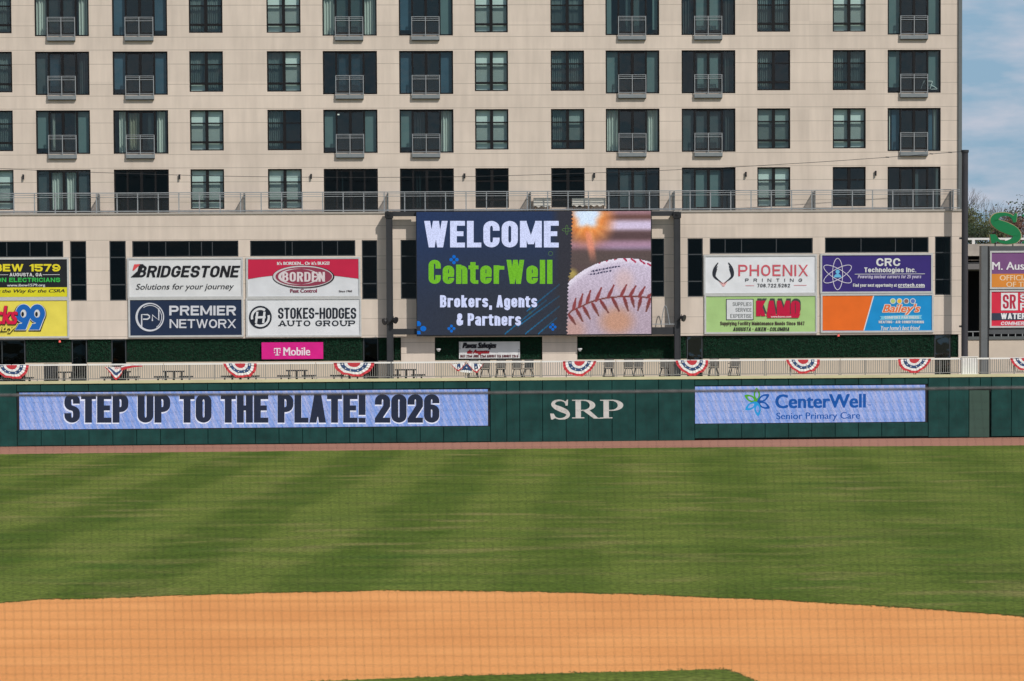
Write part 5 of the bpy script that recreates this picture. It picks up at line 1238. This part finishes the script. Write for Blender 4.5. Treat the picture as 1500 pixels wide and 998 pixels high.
# ------------------------------------------------------------------ bunting
cR, cW, cB = M('bunting_red', (.55, .045, .06), .8, .12, 8), M('bunting_white', (.80, .80, .80), .8, .05, 8), M('bunting_blue', (.035, .075, .19), .8, .15, 8)
BD = RD+.10
def star(mb, put, cx, cy, r, m=0):
    pts = []
    for i in range(10):
        t = PI/2+i*PI/5; q = r if i % 2 == 0 else r*.42; pts.append((cx+q*math.cos(t), cy+q*math.sin(t)))
    mb.add([put(x, y) for x, y in pts], [tuple(range(10))], m)
def fan(cx_px, half, hgt, seed, label, sq=1.0):
    u = WALL.px(cx_px, 540, BD)[0]; top = RTOP-.03; k = 141/FPX; R_ = random.Random(seed)
    root = thing('bunting', label, 'bunting', WALL.pt(u, top, BD), 'patriotic bunting fans hung on the deck railing')
    Rx, Ry = half*k, hgt*k; ph = R_.uniform(0, 6); tilt = R_.uniform(-1, 1)
    def pt(s, t, lift=0.0):     # s 0..1 radius, t 0..pi
        pl = .014*math.sin(t*26+ph)*s+.015*math.sin(t*11+ph*2)*s
        sag = 1-.05*math.sin(t*5+ph)*s
        z = -math.sin(t)*Ry*s*sag*(1+.022*math.sin(t*13+ph)*s**4); x = -math.cos(t)*Rx*s*sq_(s, t)*(1-.06*abs(tilt)*math.sin(t))-z*tilt*.22
        return WALL.pt(u+x, top+z, BD+.05+pl+lift)
    def sq_(s, t): return 1-.04*math.sin(t*9+ph)*s*math.sin(t)
    bands = [('red_center', .0, .32, cR), ('inner_white_band', .32, .48, cW), ('blue_band', .48, .68, cB), ('white_band', .68, .84, cW), ('red_border', .84, 1.0, cR)]
    n = 70
    for nm, s0, s1, mt in bands:
        mb = MB(); vs = []
        for j in range(5):
            s = s0+(s1-s0)*j/4
            for i in range(n+1): vs.append(pt(s, PI*i/n))
        mb.add(vs, [(j*(n+1)+i, j*(n+1)+i+1, (j+1)*(n+1)+i+1, (j+1)*(n+1)+i) for j in range(4) for i in range(n)])
        o = mb.build(nm, mt, root)
        if nm == 'blue_band':
            for t in (.18, .75, 1.25, PI-1.25, PI-.75, PI-.18):
                sm = MB(); c0 = pt(.58, t); rr = .065 if t < .3 or t > PI-.3 else .045
                star(sm, lambda x, y: c0+WALL.U*x+Vector((0, 0, y))+WALL.N*.05, 0, 0, rr); sm.build('star', cW, o)
    return root
fan(17, 24.5, 20, 1, 'half round patriotic bunting at the far left of the railing')
fan(351.5, 24, 21, 2, 'smooth half round patriotic bunting left of the magenta sign')
fan(518.5, 29.5, 20, 3, 'widest patriotic bunting, hanging just right of the magenta sign')
fan(849, 24.5, 22, 4, 'half round patriotic bunting under the baseball picture on the scoreboard')
fan(1013.2, 24, 22, 5, 'half round patriotic bunting just right of the right scoreboard post')
fan(1176, 25, 20.5, 6, 'half round patriotic bunting below the green supplies banner')
fan(1339.5, 24.5, 20.5, 7, 'half round patriotic bunting below the orange and blue banner')
fan(1503, 24.5, 20.5, 8, 'patriotic bunting cut by the right edge of the photo')
def drape(root, inner, outer, bands, amp=.03, n=48):
    I = catmull(inner, 8); O = catmull(outer, 8)
    def at(L_, t):
        f = t*(len(L_)-1); i = min(int(f), len(L_)-2); g = f-i; return (L_[i][0]+(L_[i+1][0]-L_[i][0])*g, L_[i][1]+(L_[i+1][1]-L_[i][1])*g)
    for nm, s0, s1, mt, t0, t1 in bands:
        mb = MB(); vs = []
        for j in range(4):
            s = s0+(s1-s0)*j/3
            for i in range(n+1):
                t = t0+(t1-t0)*i/n; p, q = at(I, t), at(O, t); x, y = p[0]+(q[0]-p[0])*s, p[1]+(q[1]-p[1])*s
                d = BD+.06+amp*math.sin(t*40)*s+(.006 if nm == 'blue_band' else 0); vs.append(WALL.pt(*WALL.px(x, y, d), d))
        mb.add(vs, [(j*(n+1)+i, j*(n+1)+i+1, (j+1)*(n+1)+i+1, (j+1)*(n+1)+i) for j in range(3) for i in range(n)])
        o = mb.build(nm, mt, root)
    return root
# crumpled one
u, v = WALL.px(181, 537, BD); root = thing('bunting', 'crumpled patriotic bunting with one end flipped up onto the rail', 'bunting', WALL.pt(u, v, BD), 'patriotic bunting fans hung on the deck railing')
drape(root, [(164, 537.6), (172, 537.6), (180, 537.4)], [(153.4, 537.8), (161, 546), (169.5, 556.6), (176, 551), (179.5, 545), (180.5, 538)],
      [('red_center', 0, .2, cR, .25, .95), ('inner_white_band', .0, .42, cW, 0, 1), ('blue_band', .42, .66, cB, 0.04, .72), ('white_band', .66, .84, cW, 0, 1), ('white_fold', .42, .66, cW, .72, 1), ('red_border', .84, 1.0, cR, 0, 1)])
mb = MB(); vs = []
for i in range(31):
    t = i/30; x = 177.5+31*t; y0 = 536.5-2.8*t-2.4*math.sin(PI*t)*.6; 
    for j, off in enumerate((0, 2.0, 2.1, 6.8-3.2*t)):
        d = BD+.10+.03*math.sin(t*17+j); vs.append(WALL.pt(*WALL.px(x, y0+off, d), d))
mb.add(vs, [(4*i, 4*i+1, 4*i+5, 4*i+4) for i in range(30)], 0); mb.add(vs, [(4*i+2, 4*i+3, 4*i+7, 4*i+6) for i in range(30)], 1)
mb.build('flipped_end', [cW, cR], root)
# twice gathered one
u, v = WALL.px(684, 533, BD); root = thing('bunting', 'patriotic bunting gathered up into two points under the festival banner', 'bunting', WALL.pt(u, v, BD), 'patriotic bunting fans hung on the deck railing')
drape(root, [(664, 533.2), (671, 533), (680, 531)], [(659.8, 533.2), (665, 539), (671, 544), (677.5, 539), (682.7, 530)], [('white_band', 0, .8, cW, 0, 1), ('red_border', .8, 1, cR, 0, 1), ('blue_band', .02, .6, cB, .42, .66)])
drape(root, [(686, 531), (696, 532.6), (704, 533)], [(682.7, 530), (689, 538.5), (697.6, 546.5), (703.5, 540.5), (708.4, 533)], [('white_band', 0, .82, cW, 0, 1), ('red_border', .82, 1, cR, 0, 1), ('blue_band', .02, .6, cB, .42, .66)])
drape(root, [(679, 537), (684, 533.5), (689, 538)], [(674, 545), (684, 546), (692, 546.5)], [('blue_band', 0, .7, cB, 0, 1), ('white_band', .7, 1, cW, 0, 1)], .02)
for x, y in ((671.6, 538.4), (697.2, 538.2), (683.6, 538.6)):
    sm = MB(); d = BD+.13; c0 = WALL.pt(*WALL.px(x, y, d), d); star(sm, lambda a, b: c0+WALL.U*a+Vector((0, 0, b)), 0, 0, .06); sm.build('star', cW, root)

# ------------------------------------------------------------------ furniture on the deck
mTab = M('black_table_frame', (.012, .012, .014), .5)
mSling = M('grey_sling_fabric', (.20, .185, .175), .8, .1, 10)
mSlingD = M('dark_sling_fabric', (.045, .05, .055), .8, .1, 10)
def make_table(label):
    t = thing('picnic_table', label, 'picnic table', (0, 0, 0), 'black picnic tables on the deck')
    mb = MB()
    for i in range(5): mb.box(-.57, .57, -.36+i*.145, -.36+i*.145+.13, .70, .76)
    mb.build('table_top', mTab, t, local=True)
    for sx in (-1, 1):
        mb = MB(); x0, x1 = (.28, 1.02)
        for i in range(2): mb.box(min(sx*x0, sx*x1), max(sx*x0, sx*x1), -.34+i*.35, -.34+i*.35+.32, .42, .485)
        mb.build('bench', mTab, t, local=True)
        mb = MB(); mb.tube((sx*.42, -.3, .0), (sx*.42, -.3, .72), .045, n=6); mb.tube((sx*.42, .3, .0), (sx*.42, .3, .72), .045, n=6); mb.tube((sx*.42, -.3, .70), (sx*.42, .3, .70), .03, n=6); mb.build('leg', mTab, t, local=True)
        mb = MB(); mb.tube((sx*.82, -.25, 0), (sx*.82, -.25, .45), .036, n=6); mb.tube((sx*.82, .25, 0), (sx*.82, .25, .45), .036, n=6); mb.build('bench_leg', mTab, t, local=True)
    mb = MB(); mb.tube((0, 0, 0), (0, 0, .70), .065, n=8); mb.box(-.84, .84, -.02, .02, .36, .40); mb.build('pedestal', mTab, t, local=True)
    return t
TL = [(20, 'black picnic table behind the leftmost bunting'), (94, 'black picnic table in front of the dark door at left, nearer the crumpled bunting side'), (176, 'black picnic table behind the crumpled bunting'), (254.5, 'black picnic table standing clear between the crumpled bunting and the smooth one'), (352, 'black picnic table hidden behind the smooth bunting left of the magenta sign'), (434.6, 'black picnic table standing clear below the magenta sign'), (512, 'black picnic table behind the widest bunting'), (594.6, 'black picnic table beside the left scoreboard post')]
proto = None
for x, lbl in TL:
    t = make_table(lbl) if proto is None else copy_tree(proto)
    if proto is None: proto = t
    u = WALL.px(x, 545, RD-1.4)[0]; p = WALL.pt(u, DECK, RD-1.4); t.location = p; t.rotation_euler = (0, 0, WALL.yaw+random.uniform(-.03, .03)); t['label'] = lbl
def make_stool(label, sling, nm):
    t = thing('bar_chair', label, 'bar chair', (0, 0, 0), 'bar chairs along the deck railing')
    mb = MB(); vs = []
    for j in range(7):
        z = .80+.42*j/6; y = -.20-.07*(j/6)-.02*math.sin(PI*j/6)
        vs += [(-.21, y, z), (0, y-.025, z), (.21, y, z)]
    mb.add(vs, [(3*j+i, 3*j+i+1, 3*j+i+4, 3*j+i+3) for j in range(6) for i in range(2)]); mb.build('backrest', sling, t, local=True)
    mb = MB(); mb.box(-.22, .22, -.2, .22, .735, .765); mb.build('seat', sling, t, local=True)
    mb = MB()
    for sx in (-1, 1): mb.tube((sx*.23, -.19, .74), (sx*.23, -.28, 1.24), .016, n=6); mb.tube((sx*.23, -.2, .74), (sx*.23, .22, .74), .018, n=6); mb.tube((sx*.25, -.22, .98), (sx*.27, .16, .96), .018, n=6)
    mb.tube((-.23, -.28, 1.24), (.23, -.28, 1.24), .016, n=6); mb.tube((-.24, -.2, .74), (.24, -.2, .74), .025, n=6); mb.build('back_frame', mTab, t, local=True)
    for sx in (-1, 1):
        for sy in (-1, 1):
            mb = MB(); mb.tube((sx*.15, sy*.17, .74), (sx*.34, sy*.26, 0), .027, n=6); mb.build('leg', mTab, t, local=True)
    mb = MB()
    for sy in (-1, 1): mb.tube((-.27, sy*.225, .30), (.27, sy*.225, .30), .028, n=6)
    for sx in (-1, 1): mb.tube((sx*.27, -.225, .30), (sx*.27, .225, .30), .016, n=6)
    mb.build('footrest', mTab, t, local=True)
    return t
SL = [(693, 0, 'bar chair half hidden behind the bunting gathered into two points'), (710.8, 0, 'grey bar chair touching the right edge of the bunting gathered into two points'), (733.2, 0, 'grey bar chair standing clear below the date line of the festival banner'), (757.5, 0, 'grey bar chair beside the single dark chair'), (773.6, 1, 'dark backed bar chair at the right end of the row below the festival banner'),
      (891.3, 0, 'grey bar chair first to the right of the bunting under the baseball picture'), (921, 0, 'left chair of two overlapping bar chairs near the right scoreboard post'), (935.6, 0, 'right chair of two overlapping bar chairs near the right scoreboard post'), (973.4, 0, 'grey bar chair just left of the right scoreboard post base'), (1045.2, 0, 'grey bar chair beside the right edge of the bunting right of the scoreboard post'), (1075, 0, 'last bar chair at right, standing clear below the green banner')]
pr = {}
for j, (x, k, lbl) in enumerate(SL):
    if k not in pr: t = pr[k] = make_stool(lbl, mSlingD if k else mSling, k)
    else: t = copy_tree(pr[k])
    dd = RD-.55-(.5 if j in (7, 0) else .0)-random.uniform(0, .15)
    u = WALL.px(x, 540, dd)[0]; t.location = WALL.pt(u, DECK, dd); t.rotation_euler = (0, 0, WALL.yaw+random.uniform(-.12, .12)); t['label'] = lbl
# small security cameras and red beacons on the building
for x, y, lbl in ((642.5, 513, 'white dome camera right of the left beige pier'), (849.5, 512.6, 'white dome camera right of the right beige pier')):
    u, v = LOW.px(x, y, .1); r = thing('dome_camera', lbl, 'security camera', LOW.pt(u, v, .05), 'dome cameras on the ground storey')
    mb = MB(); mb.tube(LOW.pt(u, v+.02, .08), LOW.pt(u, v+.09, .08), .13, .13, 12); mb.tube(LOW.pt(u, v+.06, .08), LOW.pt(u, v+.06, -.2), .03, n=6); mb.build('mount', M('camera_white', (.7, .7, .7), .4), r)
    mb = MB(); mb.tube(LOW.pt(u, v-.08, .08), LOW.pt(u, v+.02, .08), .05, .11, 12); mb.build('dome', M('camera_white', (.7, .7, .7), .4), r)
for x, y, lbl in ((87.5, 500.2, 'small red warning light under the yellow banner'), (1228.5, 491.4, 'small red warning light under the orange banner')):
    u, v = LOW.px(x, y, .05); r = thing('warning_light', lbl, 'warning light', LOW.pt(u, v, .0), 'red warning lights under the banners')
    mb = MB(); mb.tube(LOW.pt(u, v-.06, .03), LOW.pt(u, v+.05, .03), .06, .05, 10); mb.build('lens', EM('beacon_red', (255, 110, 100), 1.2), r)
    mb = MB(); mb.pbox(LOW, u-.05, u+.05, v+.05, lowBot-.01, -.15, .06); mb.build('housing', mBlack, r)

# ------------------------------------------------------------------ right hand side
u, _ = LOW.px(1413.2, 400, 1.0); b0 = LOW.pt(u, DECK, 1.0); pt_ = LOW.px(1413.2, 221, 1.0)[1]
pole = thing('steel_pole', 'tall dark round steel pole at the right corner of the building', 'pole', b0)
mb = MB(); mb.tube(b0, (b0.x, b0.y, pt_), .185, .175, 20); mb.build('shaft', M('pole_paint', (.045, .043, .05), .5, .12, 1.5), pole, smooth=False)
mb = MB(); mb.tube((b0.x, b0.y, pt_-.10), (b0.x, b0.y, pt_+.04), .215, n=20); mb.build('cap', mCharc, pole)
mb = MB(); mb.pbox(LOW, u-.3, u+.3, DECK, DECK+.05, .7, 1.3); mb.build('base_plate', mCharc, pole)
mb = MB()
for y in (349.5, 478.5): vv = LOW.px(1409, y, 1.0)[1]; mb.pbox(LOW, u-.30, u-.15, vv-.04, vv+.06, .92, 1.06)
mb.build('clamp', mBlack, pole)
# long span cable
cb = [(-120, 241), (0, 247.2), (133, 252.6), (300, 257.6), (450, 259.8), (600, 259.8), (740, 257.6), (980, 249.4), (1160, 240), (1300, 230.6), (1411, 222)]
mb = MB(); pts = []
for x, y in catmull(cb, 4): d = 1.0; pts.append(LOW.pt(*LOW.px(x, y, d), d))
mb.path(pts, .014, 5)
for k in (.90, .945, .955): p = pts[int(k*len(pts))]; mb.tube(p-Vector((.1, 0, -.01)), p+Vector((.1, 0, .0)), .03, n=6)
tag(mb.build('span_cable', mCharc), 'thin dark cable sagging across the whole facade to the pole', 'cable')

# billboard with the big letter on top
BP = Plane(LOW.pt(LOW.px(1440, 430, -.8)[0], 0, -.8).x, LOW.pt(LOW.px(1440, 430, -.8)[0], 0, -.8).y, math.radians(2.0))
def BX(x, y, d=0): return BP.px(x, y, d)
a, b = BX(1448, 430)[0], BX(1600, 430)[0]; top = BX(1470, 360.6)[1]; bot = BX(1470, 489.4)[1]
bb = thing('billboard', 'dark grey steel billboard frame standing at the right edge of the photo', 'billboard', BP.pt((a+b)/2, DECK, 0))
mb = MB(); mb.pbox(BP, a, b, bot, top, -.5, -.06); mb.build('panel_box', M('billboard_grey', (.085, .09, .095), .55, .1, 2), bb)
for x0, x1 in ((1437.4, 1449.2), (1590, 1600)):
    p, q = BX(x0, 430, .1)[0], BX(x1, 430, .1)[0]; mb = MB(); mb.pbox(BP, p, q-.1, DECK, top+.02, -.45, .1); mb.pbox(BP, q-.1, q, DECK, top, -.5, .05, 1); mb.build('post', [M('billboard_grey2', (.13, .14, .145), .55, .1, 2), mBlack], bb)
S, D = sign('banner_sign', 'purple over orange banner with a name, upper one on the billboard', 'banner', (1452.6, 370, 1598, 420.8), PM(128, 84, 134), P=BP, d0=-.055)
mb = MB(); rectp(mb, BP, 1452.8, 401, 1597.6, 420.6, D); mb.build('orange_field', PM(226, 142, 56), S)
text(BP, 'M. Austin', (1453.2, 383.8, 1518, 395.4), PM(240, 236, 240), S, D+.004, .35)
text(BP, 'OFFICIAL', (1464.4, 403.2, 1512, 411), PM(244, 214, 178), S, D+.004, .2); text(BP, 'OF THE', (1474, 413, 1513, 420.4), PM(244, 214, 178), S, D+.004, .2)
S, D = sign('banner_sign', 'red banner with a white square emblem, lower one on the billboard', 'banner', (1452.4, 427.2, 1598, 477.4), PM(222, 48, 74), P=BP, d0=-.055)
mb = MB(); rectp(mb, BP, 1452.6, 458.4, 1597.6, 468.8, D); mb.build('navy_band', PM(58, 62, 82), S)
mb = MB(); rectp(mb, BP, 1466.4, 429.2, 1491, 454.8, D); rectp(mb, BP, 1494.4, 429.2, 1597, 429.9, D); mb.build('emblem_square', PM(238, 234, 236), S)
caps(BP, 'SR', (1469, 431.6, 1488, 452.4), PM(190, 46, 72), S, D+.004, 3.2, 3.0, .9)
caps(BP, 'S', (1494.4, 431, 1503.6, 442), PM(238, 234, 236), S, D+.004, 2.6, 2.2); caps(BP, 'F', (1494.4, 444, 1503, 455), PM(238, 234, 236), S, D+.004, 2.6, 2.2)
caps(BP, 'WATER', (1466, 459, 1503, 467.6), PM(240, 240, 242), S, D+.004, 2.3, 1.7, .7)
caps(BP, 'COMMERCIAL', (1465.6, 471.2, 1519, 476.4), PM(240, 220, 226), S, D+.004, 1.5, 1.1, .8, shear=.25)
# big green letter
def solid_S(P, box, d0, d1, grow):
    x0, y0, x1, y1 = box; mb = MB()
    serif_S(mb, P, (x0-grow, y0-grow, x1+grow, y1+grow), d1, 1.42+grow*.08)
    nv = len(mb.v); nf = len(mb.f)
    mb.v += [tuple(Vector(q)-P.N*(d1-d0)) for q in mb.v]
    cnt = {}
    for f in mb.f[:nf]:
        for i in range(len(f)):
            e = (f[i], f[(i+1) % len(f)]); cnt[tuple(sorted(e))] = cnt.get(tuple(sorted(e)), 0)+1
    add = []
    for f in mb.f[:nf]:
        for i in range(len(f)):
            a_, b_ = f[i], f[(i+1) % len(f)]
            if cnt[tuple(sorted((a_, b_)))] == 1: add.append((a_, b_, b_+nv, a_+nv))
    for f in add: mb.f.append(f); mb.m.append(0)
    return mb
bs = thing('letter_sign', 'giant green serif letter with gold edge on top of the billboard', 'letter sign', BP.pt(BX(1473, 358)[0], top, -.2))
sbx = (1450.2, 312.4, 1496.4, 356.6)
solid_S(BP, sbx, -.30, -.12, 0).build('face', M('letter_green', C(8, 128, 74, .85), .5, .06, 2), bs)
solid_S(BP, sbx, -.36, -.14, .7).build('edge', M('letter_gold', (.42, .36, .20), .5), bs)
mb = MB()
for x in (1458, 1484): q = BX(x, 356, -.34)[0]; mb.tube(BP.pt(q, top-.05, -.4), BP.pt(q, top+1.2, -.4), .035, n=6)
mb.build('support', mCharc, bs)
bs2 = thing('letter_sign', 'edge of a second green letter at the right border of the photo', 'letter sign', BP.pt(BX(1510, 356)[0], top, -.2))
mb = MB(); v0_, v1_ = BX(1510, 356.6)[1], BX(1510, 314)[1]; q0 = BX(1498.4, 340)[0]
mb.pbox(BP, q0, q0+.75, v0_, v0_+.12, -.3, -.12); mb.pbox(BP, q0, q0+.9, v1_-.12, v1_, -.3, -.12); mb.pbox(BP, q0+.2, q0+.55, v0_+.12, v1_-.12, -.3, -.12)
mb.build('face', M('letter_green', C(8, 128, 74, .85), .5), bs2)
# parking structure behind
PK = Plane(0, 172, math.radians(1.0))
def KX(x, y, d=0): return PK.px(x, y, d)
k0, k1 = KX(1400, 400)[0], KX(1700, 400)[0]
pk = thing('parking_structure', 'concrete parking structure with white guard rail behind the billboard', 'parking structure', PK.pt((k0+k1)/2, 0, -5))
mConc = M('stained_concrete', (.46, .41, .36), .9, .35, .9)
mb = MB(); mb.pbox(PK, k0, k1, KX(1430, 375)[1], KX(1430, 357.6)[1], -.3, 0); mb.build('parapet', mConc, pk)
mb = MB(); mb.pbox(PK, k0, k1, KX(1430, 394.5)[1], KX(1430, 384)[1], -9, -.4); mb.build('beam', M('beam_grey', (.20, .19, .19), .9), pk)
mb = MB(); mb.pbox(PK, k0, k1, KX(1430, 376)[1], KX(1430, 368)[1], -12, -.31); mb.build('floor_slab', M('slab_dark', (.12, .115, .11), .9), pk)
mb = MB(); mb.pbox(PK, k0, k1, -.01, KX(1430, 377)[1], -12.2, -12); mb.build('back_wall', M('garage_dark', (.008, .009, .012), .9), pk)
for x in (1405, 1520, 1640): q = KX(x, 400)[0]; mb = MB(); mb.pbox(PK, q-.3, q+.3, 0, KX(1430, 395)[1], -.9, -.41); mb.build('column', mConc, pk)
mb = MB(); v = KX(1430, 350)[1]; mb.pbox(PK, k0, k1, v-.07, v+.06, -.2, -.12)
for x in (1426.5, 1475, 1523, 1571): q = KX(x, 352)[0]; mb.pbox(PK, q-.09, q+.09, KX(1430, 357.6)[1], v-.072, -.22, -.10)
mb.build('guard_rail', mRail, pk)
# low cream wall behind the railing at right
LWp = Plane(LOW.pt(0, 0, 0).x, 156.5, math.radians(2.0))
q0, q1 = LWp.px(1418, 505)[0], LWp.px(1700, 505)[0]
lw_ = thing('garden_wall', 'low smooth cream wall with grey coping behind the deck at right', 'wall', LWp.pt((q0+q1)/2, 0, 0))
mb = MB(); vt = LWp.px(1470, 497.6)[1]; mb.pbox(LWp, q0, q1, 0, vt, -.3, 0); mb.build('wall_body', M('cream_render', (.72, .62, .52), .85, .05, 1.5), lw_)
mb = MB(); mb.pbox(LWp, q0, q1, vt, vt+.18, -.35, .05); mb.build('coping', mSteelD, lw_)
mb = MB()
for i in range(26):
    q = q0+.3+i*.42; mb.pbox(LWp, q, q+.05, vt+.18, vt+.45, -.2, -.14)
mb.pbox(LWp, q0, q1, vt+.45, vt+.5, -.21, -.13); mb.build('coping_rail', mSteel, lw_)
# cabinet at the railing
a, b, c, e = WALL.rect(1408.5, 523.4, 1431.5, 548, RD+.06); ub = thing('utility_cabinet', 'white slatted cabinet on the deck in front of the dark pole', 'cabinet', WALL.pt((a+b)/2, DECK, RD+.2))
mb = MB(); mb.pbox(WALL, a, b, DECK, e, RD+.056, RD+.11); mb.build('body', mRail, ub)
mb = MB(); mb.pbox(WALL, a-.03, b+.03, e+.002, e+.04, RD+.053, RD+.14); mb.build('lid', mRail, ub)
mb = MB()
for i in range(7): q = a+.05+(b-a-.1)*i/6; mb.pbox(WALL, q-.012, q+.012, DECK+.35, e-.06, RD+.111, RD+.118)
mb.build('slats', mBal, ub)

# ------------------------------------------------------------------ hill and trees
mb = MB(); nx, ny = 40, 14; vs = []
for j in range(ny+1):
    for i in range(nx+1):
        x = -60+300*i/nx; y = 230+220*j/ny; z = 13.5*sst(235, 330, y)*sst(5, 34, x)+1.2*math.sin(x*.11)*math.cos(y*.07)*sst(240, 300, y)-.3; vs.append((x, y, z))
mb.add(vs, [(j*(nx+1)+i, j*(nx+1)+i+1, (j+1)*(nx+1)+i+1, (j+1)*(nx+1)+i) for j in range(ny) for i in range(nx)])
tag(mb.build('hillside', M('hill_leaf_litter', (.09, .065, .04), .95, .4, .2)), kind='structure')
mBark = M('bare_bark', (.16, .13, .11), .9, .3, 2); mTwig = M('bare_twig', (.17, .135, .115), .9, .3, 2)
mLeafA = M('leaf_olive', (.075, .085, .03), .7, .5, 1.2); mLeafB = M('leaf_deep', (.025, .042, .014), .7, .5, 1.2); mLeafR = M('leaf_russet', (.12, .06, .04), .8, .5, 1.2)
def tree(x, Y, base_z, H, kind, label, seed, grp):
    R = random.Random(seed); p = atY(x, 400, Y); base = Vector((p.x, Y, base_z)); r = thing('bare_tree' if kind == 'bare' else 'leafy_tree', label, 'tree', base, grp)
    tr_b, br, lf = MB(), MB(), MB()
    ends = []
    def grow(p, d, L_, rad, dep):
        q = p+d*L_; (tr_b if dep == 0 else br).tube(p, q, rad, rad*.62, 6 if dep < 2 else 4, 0, False)
        if dep >= (5 if kind == 'bare' else 3): ends.append(q); return
        for k in range(R.choice((2, 3, 3)) if dep < 4 else 2):
            nd = (d+Vector((R.uniform(-.75, .75), R.uniform(-.75, .75), R.uniform(-.15, .55)))).normalized()
            grow(q, nd, L_*R.uniform(.62, .86), rad*.58, dep+1)
        if dep: ends.append(q)
    grow(base, Vector((R.uniform(-.08, .08), 0, 1)).normalized(), H*.30, H*.017, 0)
    tr_b.build('trunk', mBark, r); br.build('branches', mTwig, r)
    if kind != 'bare':
        for q in ends:
            for _ in range(46):
                c = q+Vector((R.gauss(0, .55), R.gauss(0, .55), R.gauss(0, .5)))*(H/9); s = R.uniform(.06, .15)
                a_ = Vector((R.uniform(-1, 1), R.uniform(-1, 1), R.uniform(-1, 1))).normalized(); b_ = a_.orthogonal().normalized()
                lf.add([c-a_*s, c-b_*s*.7, c+a_*s, c+b_*s*.7], [(0, 1, 2, 3)])
        lf.build('crown', {'olive': mLeafA, 'deep': mLeafB, 'russet': mLeafR}[kind], r)
G_T = 'trees on the hillside behind the parking structure'
def hz(x, y, Y): return atY(x, y, Y).z
TR = [(1423, 300, 352, 276, 'bare', 'bare spreading tree rising highest just right of the dark pole'), (1434, 292, 356, 300, 'olive', 'olive leafed tree just right of the pole'), (1447, 305, 356, 286, 'bare', 'bare tree left of and behind the giant letter'),
      (1424, 268, 362, 322, 'deep', 'low dark green tree at the foot of the pole'), (1462, 310, 358, 300, 'bare', 'thin bare tree behind the left part of the giant letter'), (1476, 300, 360, 296, 'bare', 'bare grey tree above the middle of the giant letter'),
      (1490, 296, 362, 306, 'russet', 'russet brown tree behind the right part of the giant letter'), (1468, 285, 364, 318, 'russet', 'russet brown tree behind the lower part of the giant letter'), (1488, 318, 360, 302, 'deep', 'dark evergreen along the ridge at right'), (1445, 280, 364, 318, 'olive', 'olive shrubby tree left of the giant letter'), (1534, 270, 372, 262, 'deep', 'tall dark evergreen cut by the right edge'), (1410, 300, 352, 296, 'olive', 'olive tree half hidden by the dark pole'), (1500, 305, 360, 312, 'russet', 'russet tree at the right border')]
for j, (x, Y, yb, yt, kd, lb_) in enumerate(TR):
    zb, zt = hz(x, yb, Y)-2.5, hz(x, yt, Y); tree(x, Y, zb, (zt-zb)/(1.0 if kd != 'bare' else 1.02), kd, lb_, 40+j, G_T)
# far woods reading as one mass
mb = MB(); R = random.Random(77)
for _ in range(14000):
    x = R.uniform(20, 110); Y = R.uniform(335, 360); z = 11+R.random()**1.3*(7.5+1.6*math.sin(x*.6)+1.2*math.sin(x*1.7)); c = Vector((x, Y, z)); s = R.uniform(.1, .28)
    a_ = Vector((R.uniform(-1, 1), R.uniform(-1, 1), R.uniform(-1, 1))).normalized(); b_ = a_.orthogonal().normalized()
    mb.add([c-a_*s, c-b_*s*.7, c+a_*s, c+b_*s*.7], [(0, 1, 2, 3)], R.choice((0, 0, 1, 2)))
tag(mb.build('far_woods', [mLeafB, mLeafA, mLeafR]), 'brown and green woods along the ridge behind the hillside trees', 'woods', None, 'stuff')

# ------------------------------------------------------------------ backstop net close to the camera
NY = 13.3; NSP = .044
net = thing('backstop_net', 'fine dark protective net below a taut grey cable, right in front of the field', 'net', (0, NY, 0))
mb = MB(); zt = 6.508; rs = .00050
n = 270
for i in range(-n, n+1):
    x = i*NSP; ln = .045+.012*max(-6, min(6, x))
    mb.tube((x, NY, zt), (x+ln*3.2, NY, zt-3.2), rs, n=4, caps=False)
for j in range(1, 72):
    z = zt-j*NSP*1.03
    pv = None
    for i in range(-17, 18):
        x = i*.7; q = Vector((x, NY, z-.004*x+.004*math.sin(x*2+j))); 
        if pv: mb.tube(pv, q, rs, n=4, caps=False)
        pv = q
mb.build('netting', M('net_twine', (.02, .02, .02), .8), net)
mb = MB(); pts = []
for i in range(-60, 61):
    x = i*.2; pts.append(Vector((x, NY, 6.508+.0009*x*x+.0006*math.sin(x*9)-(-.002*x))))
mb.path(pts, .0072, 8); mb.build('top_cable', M('cable_sheath', (.13, .115, .11), .5, .4, 30), net)
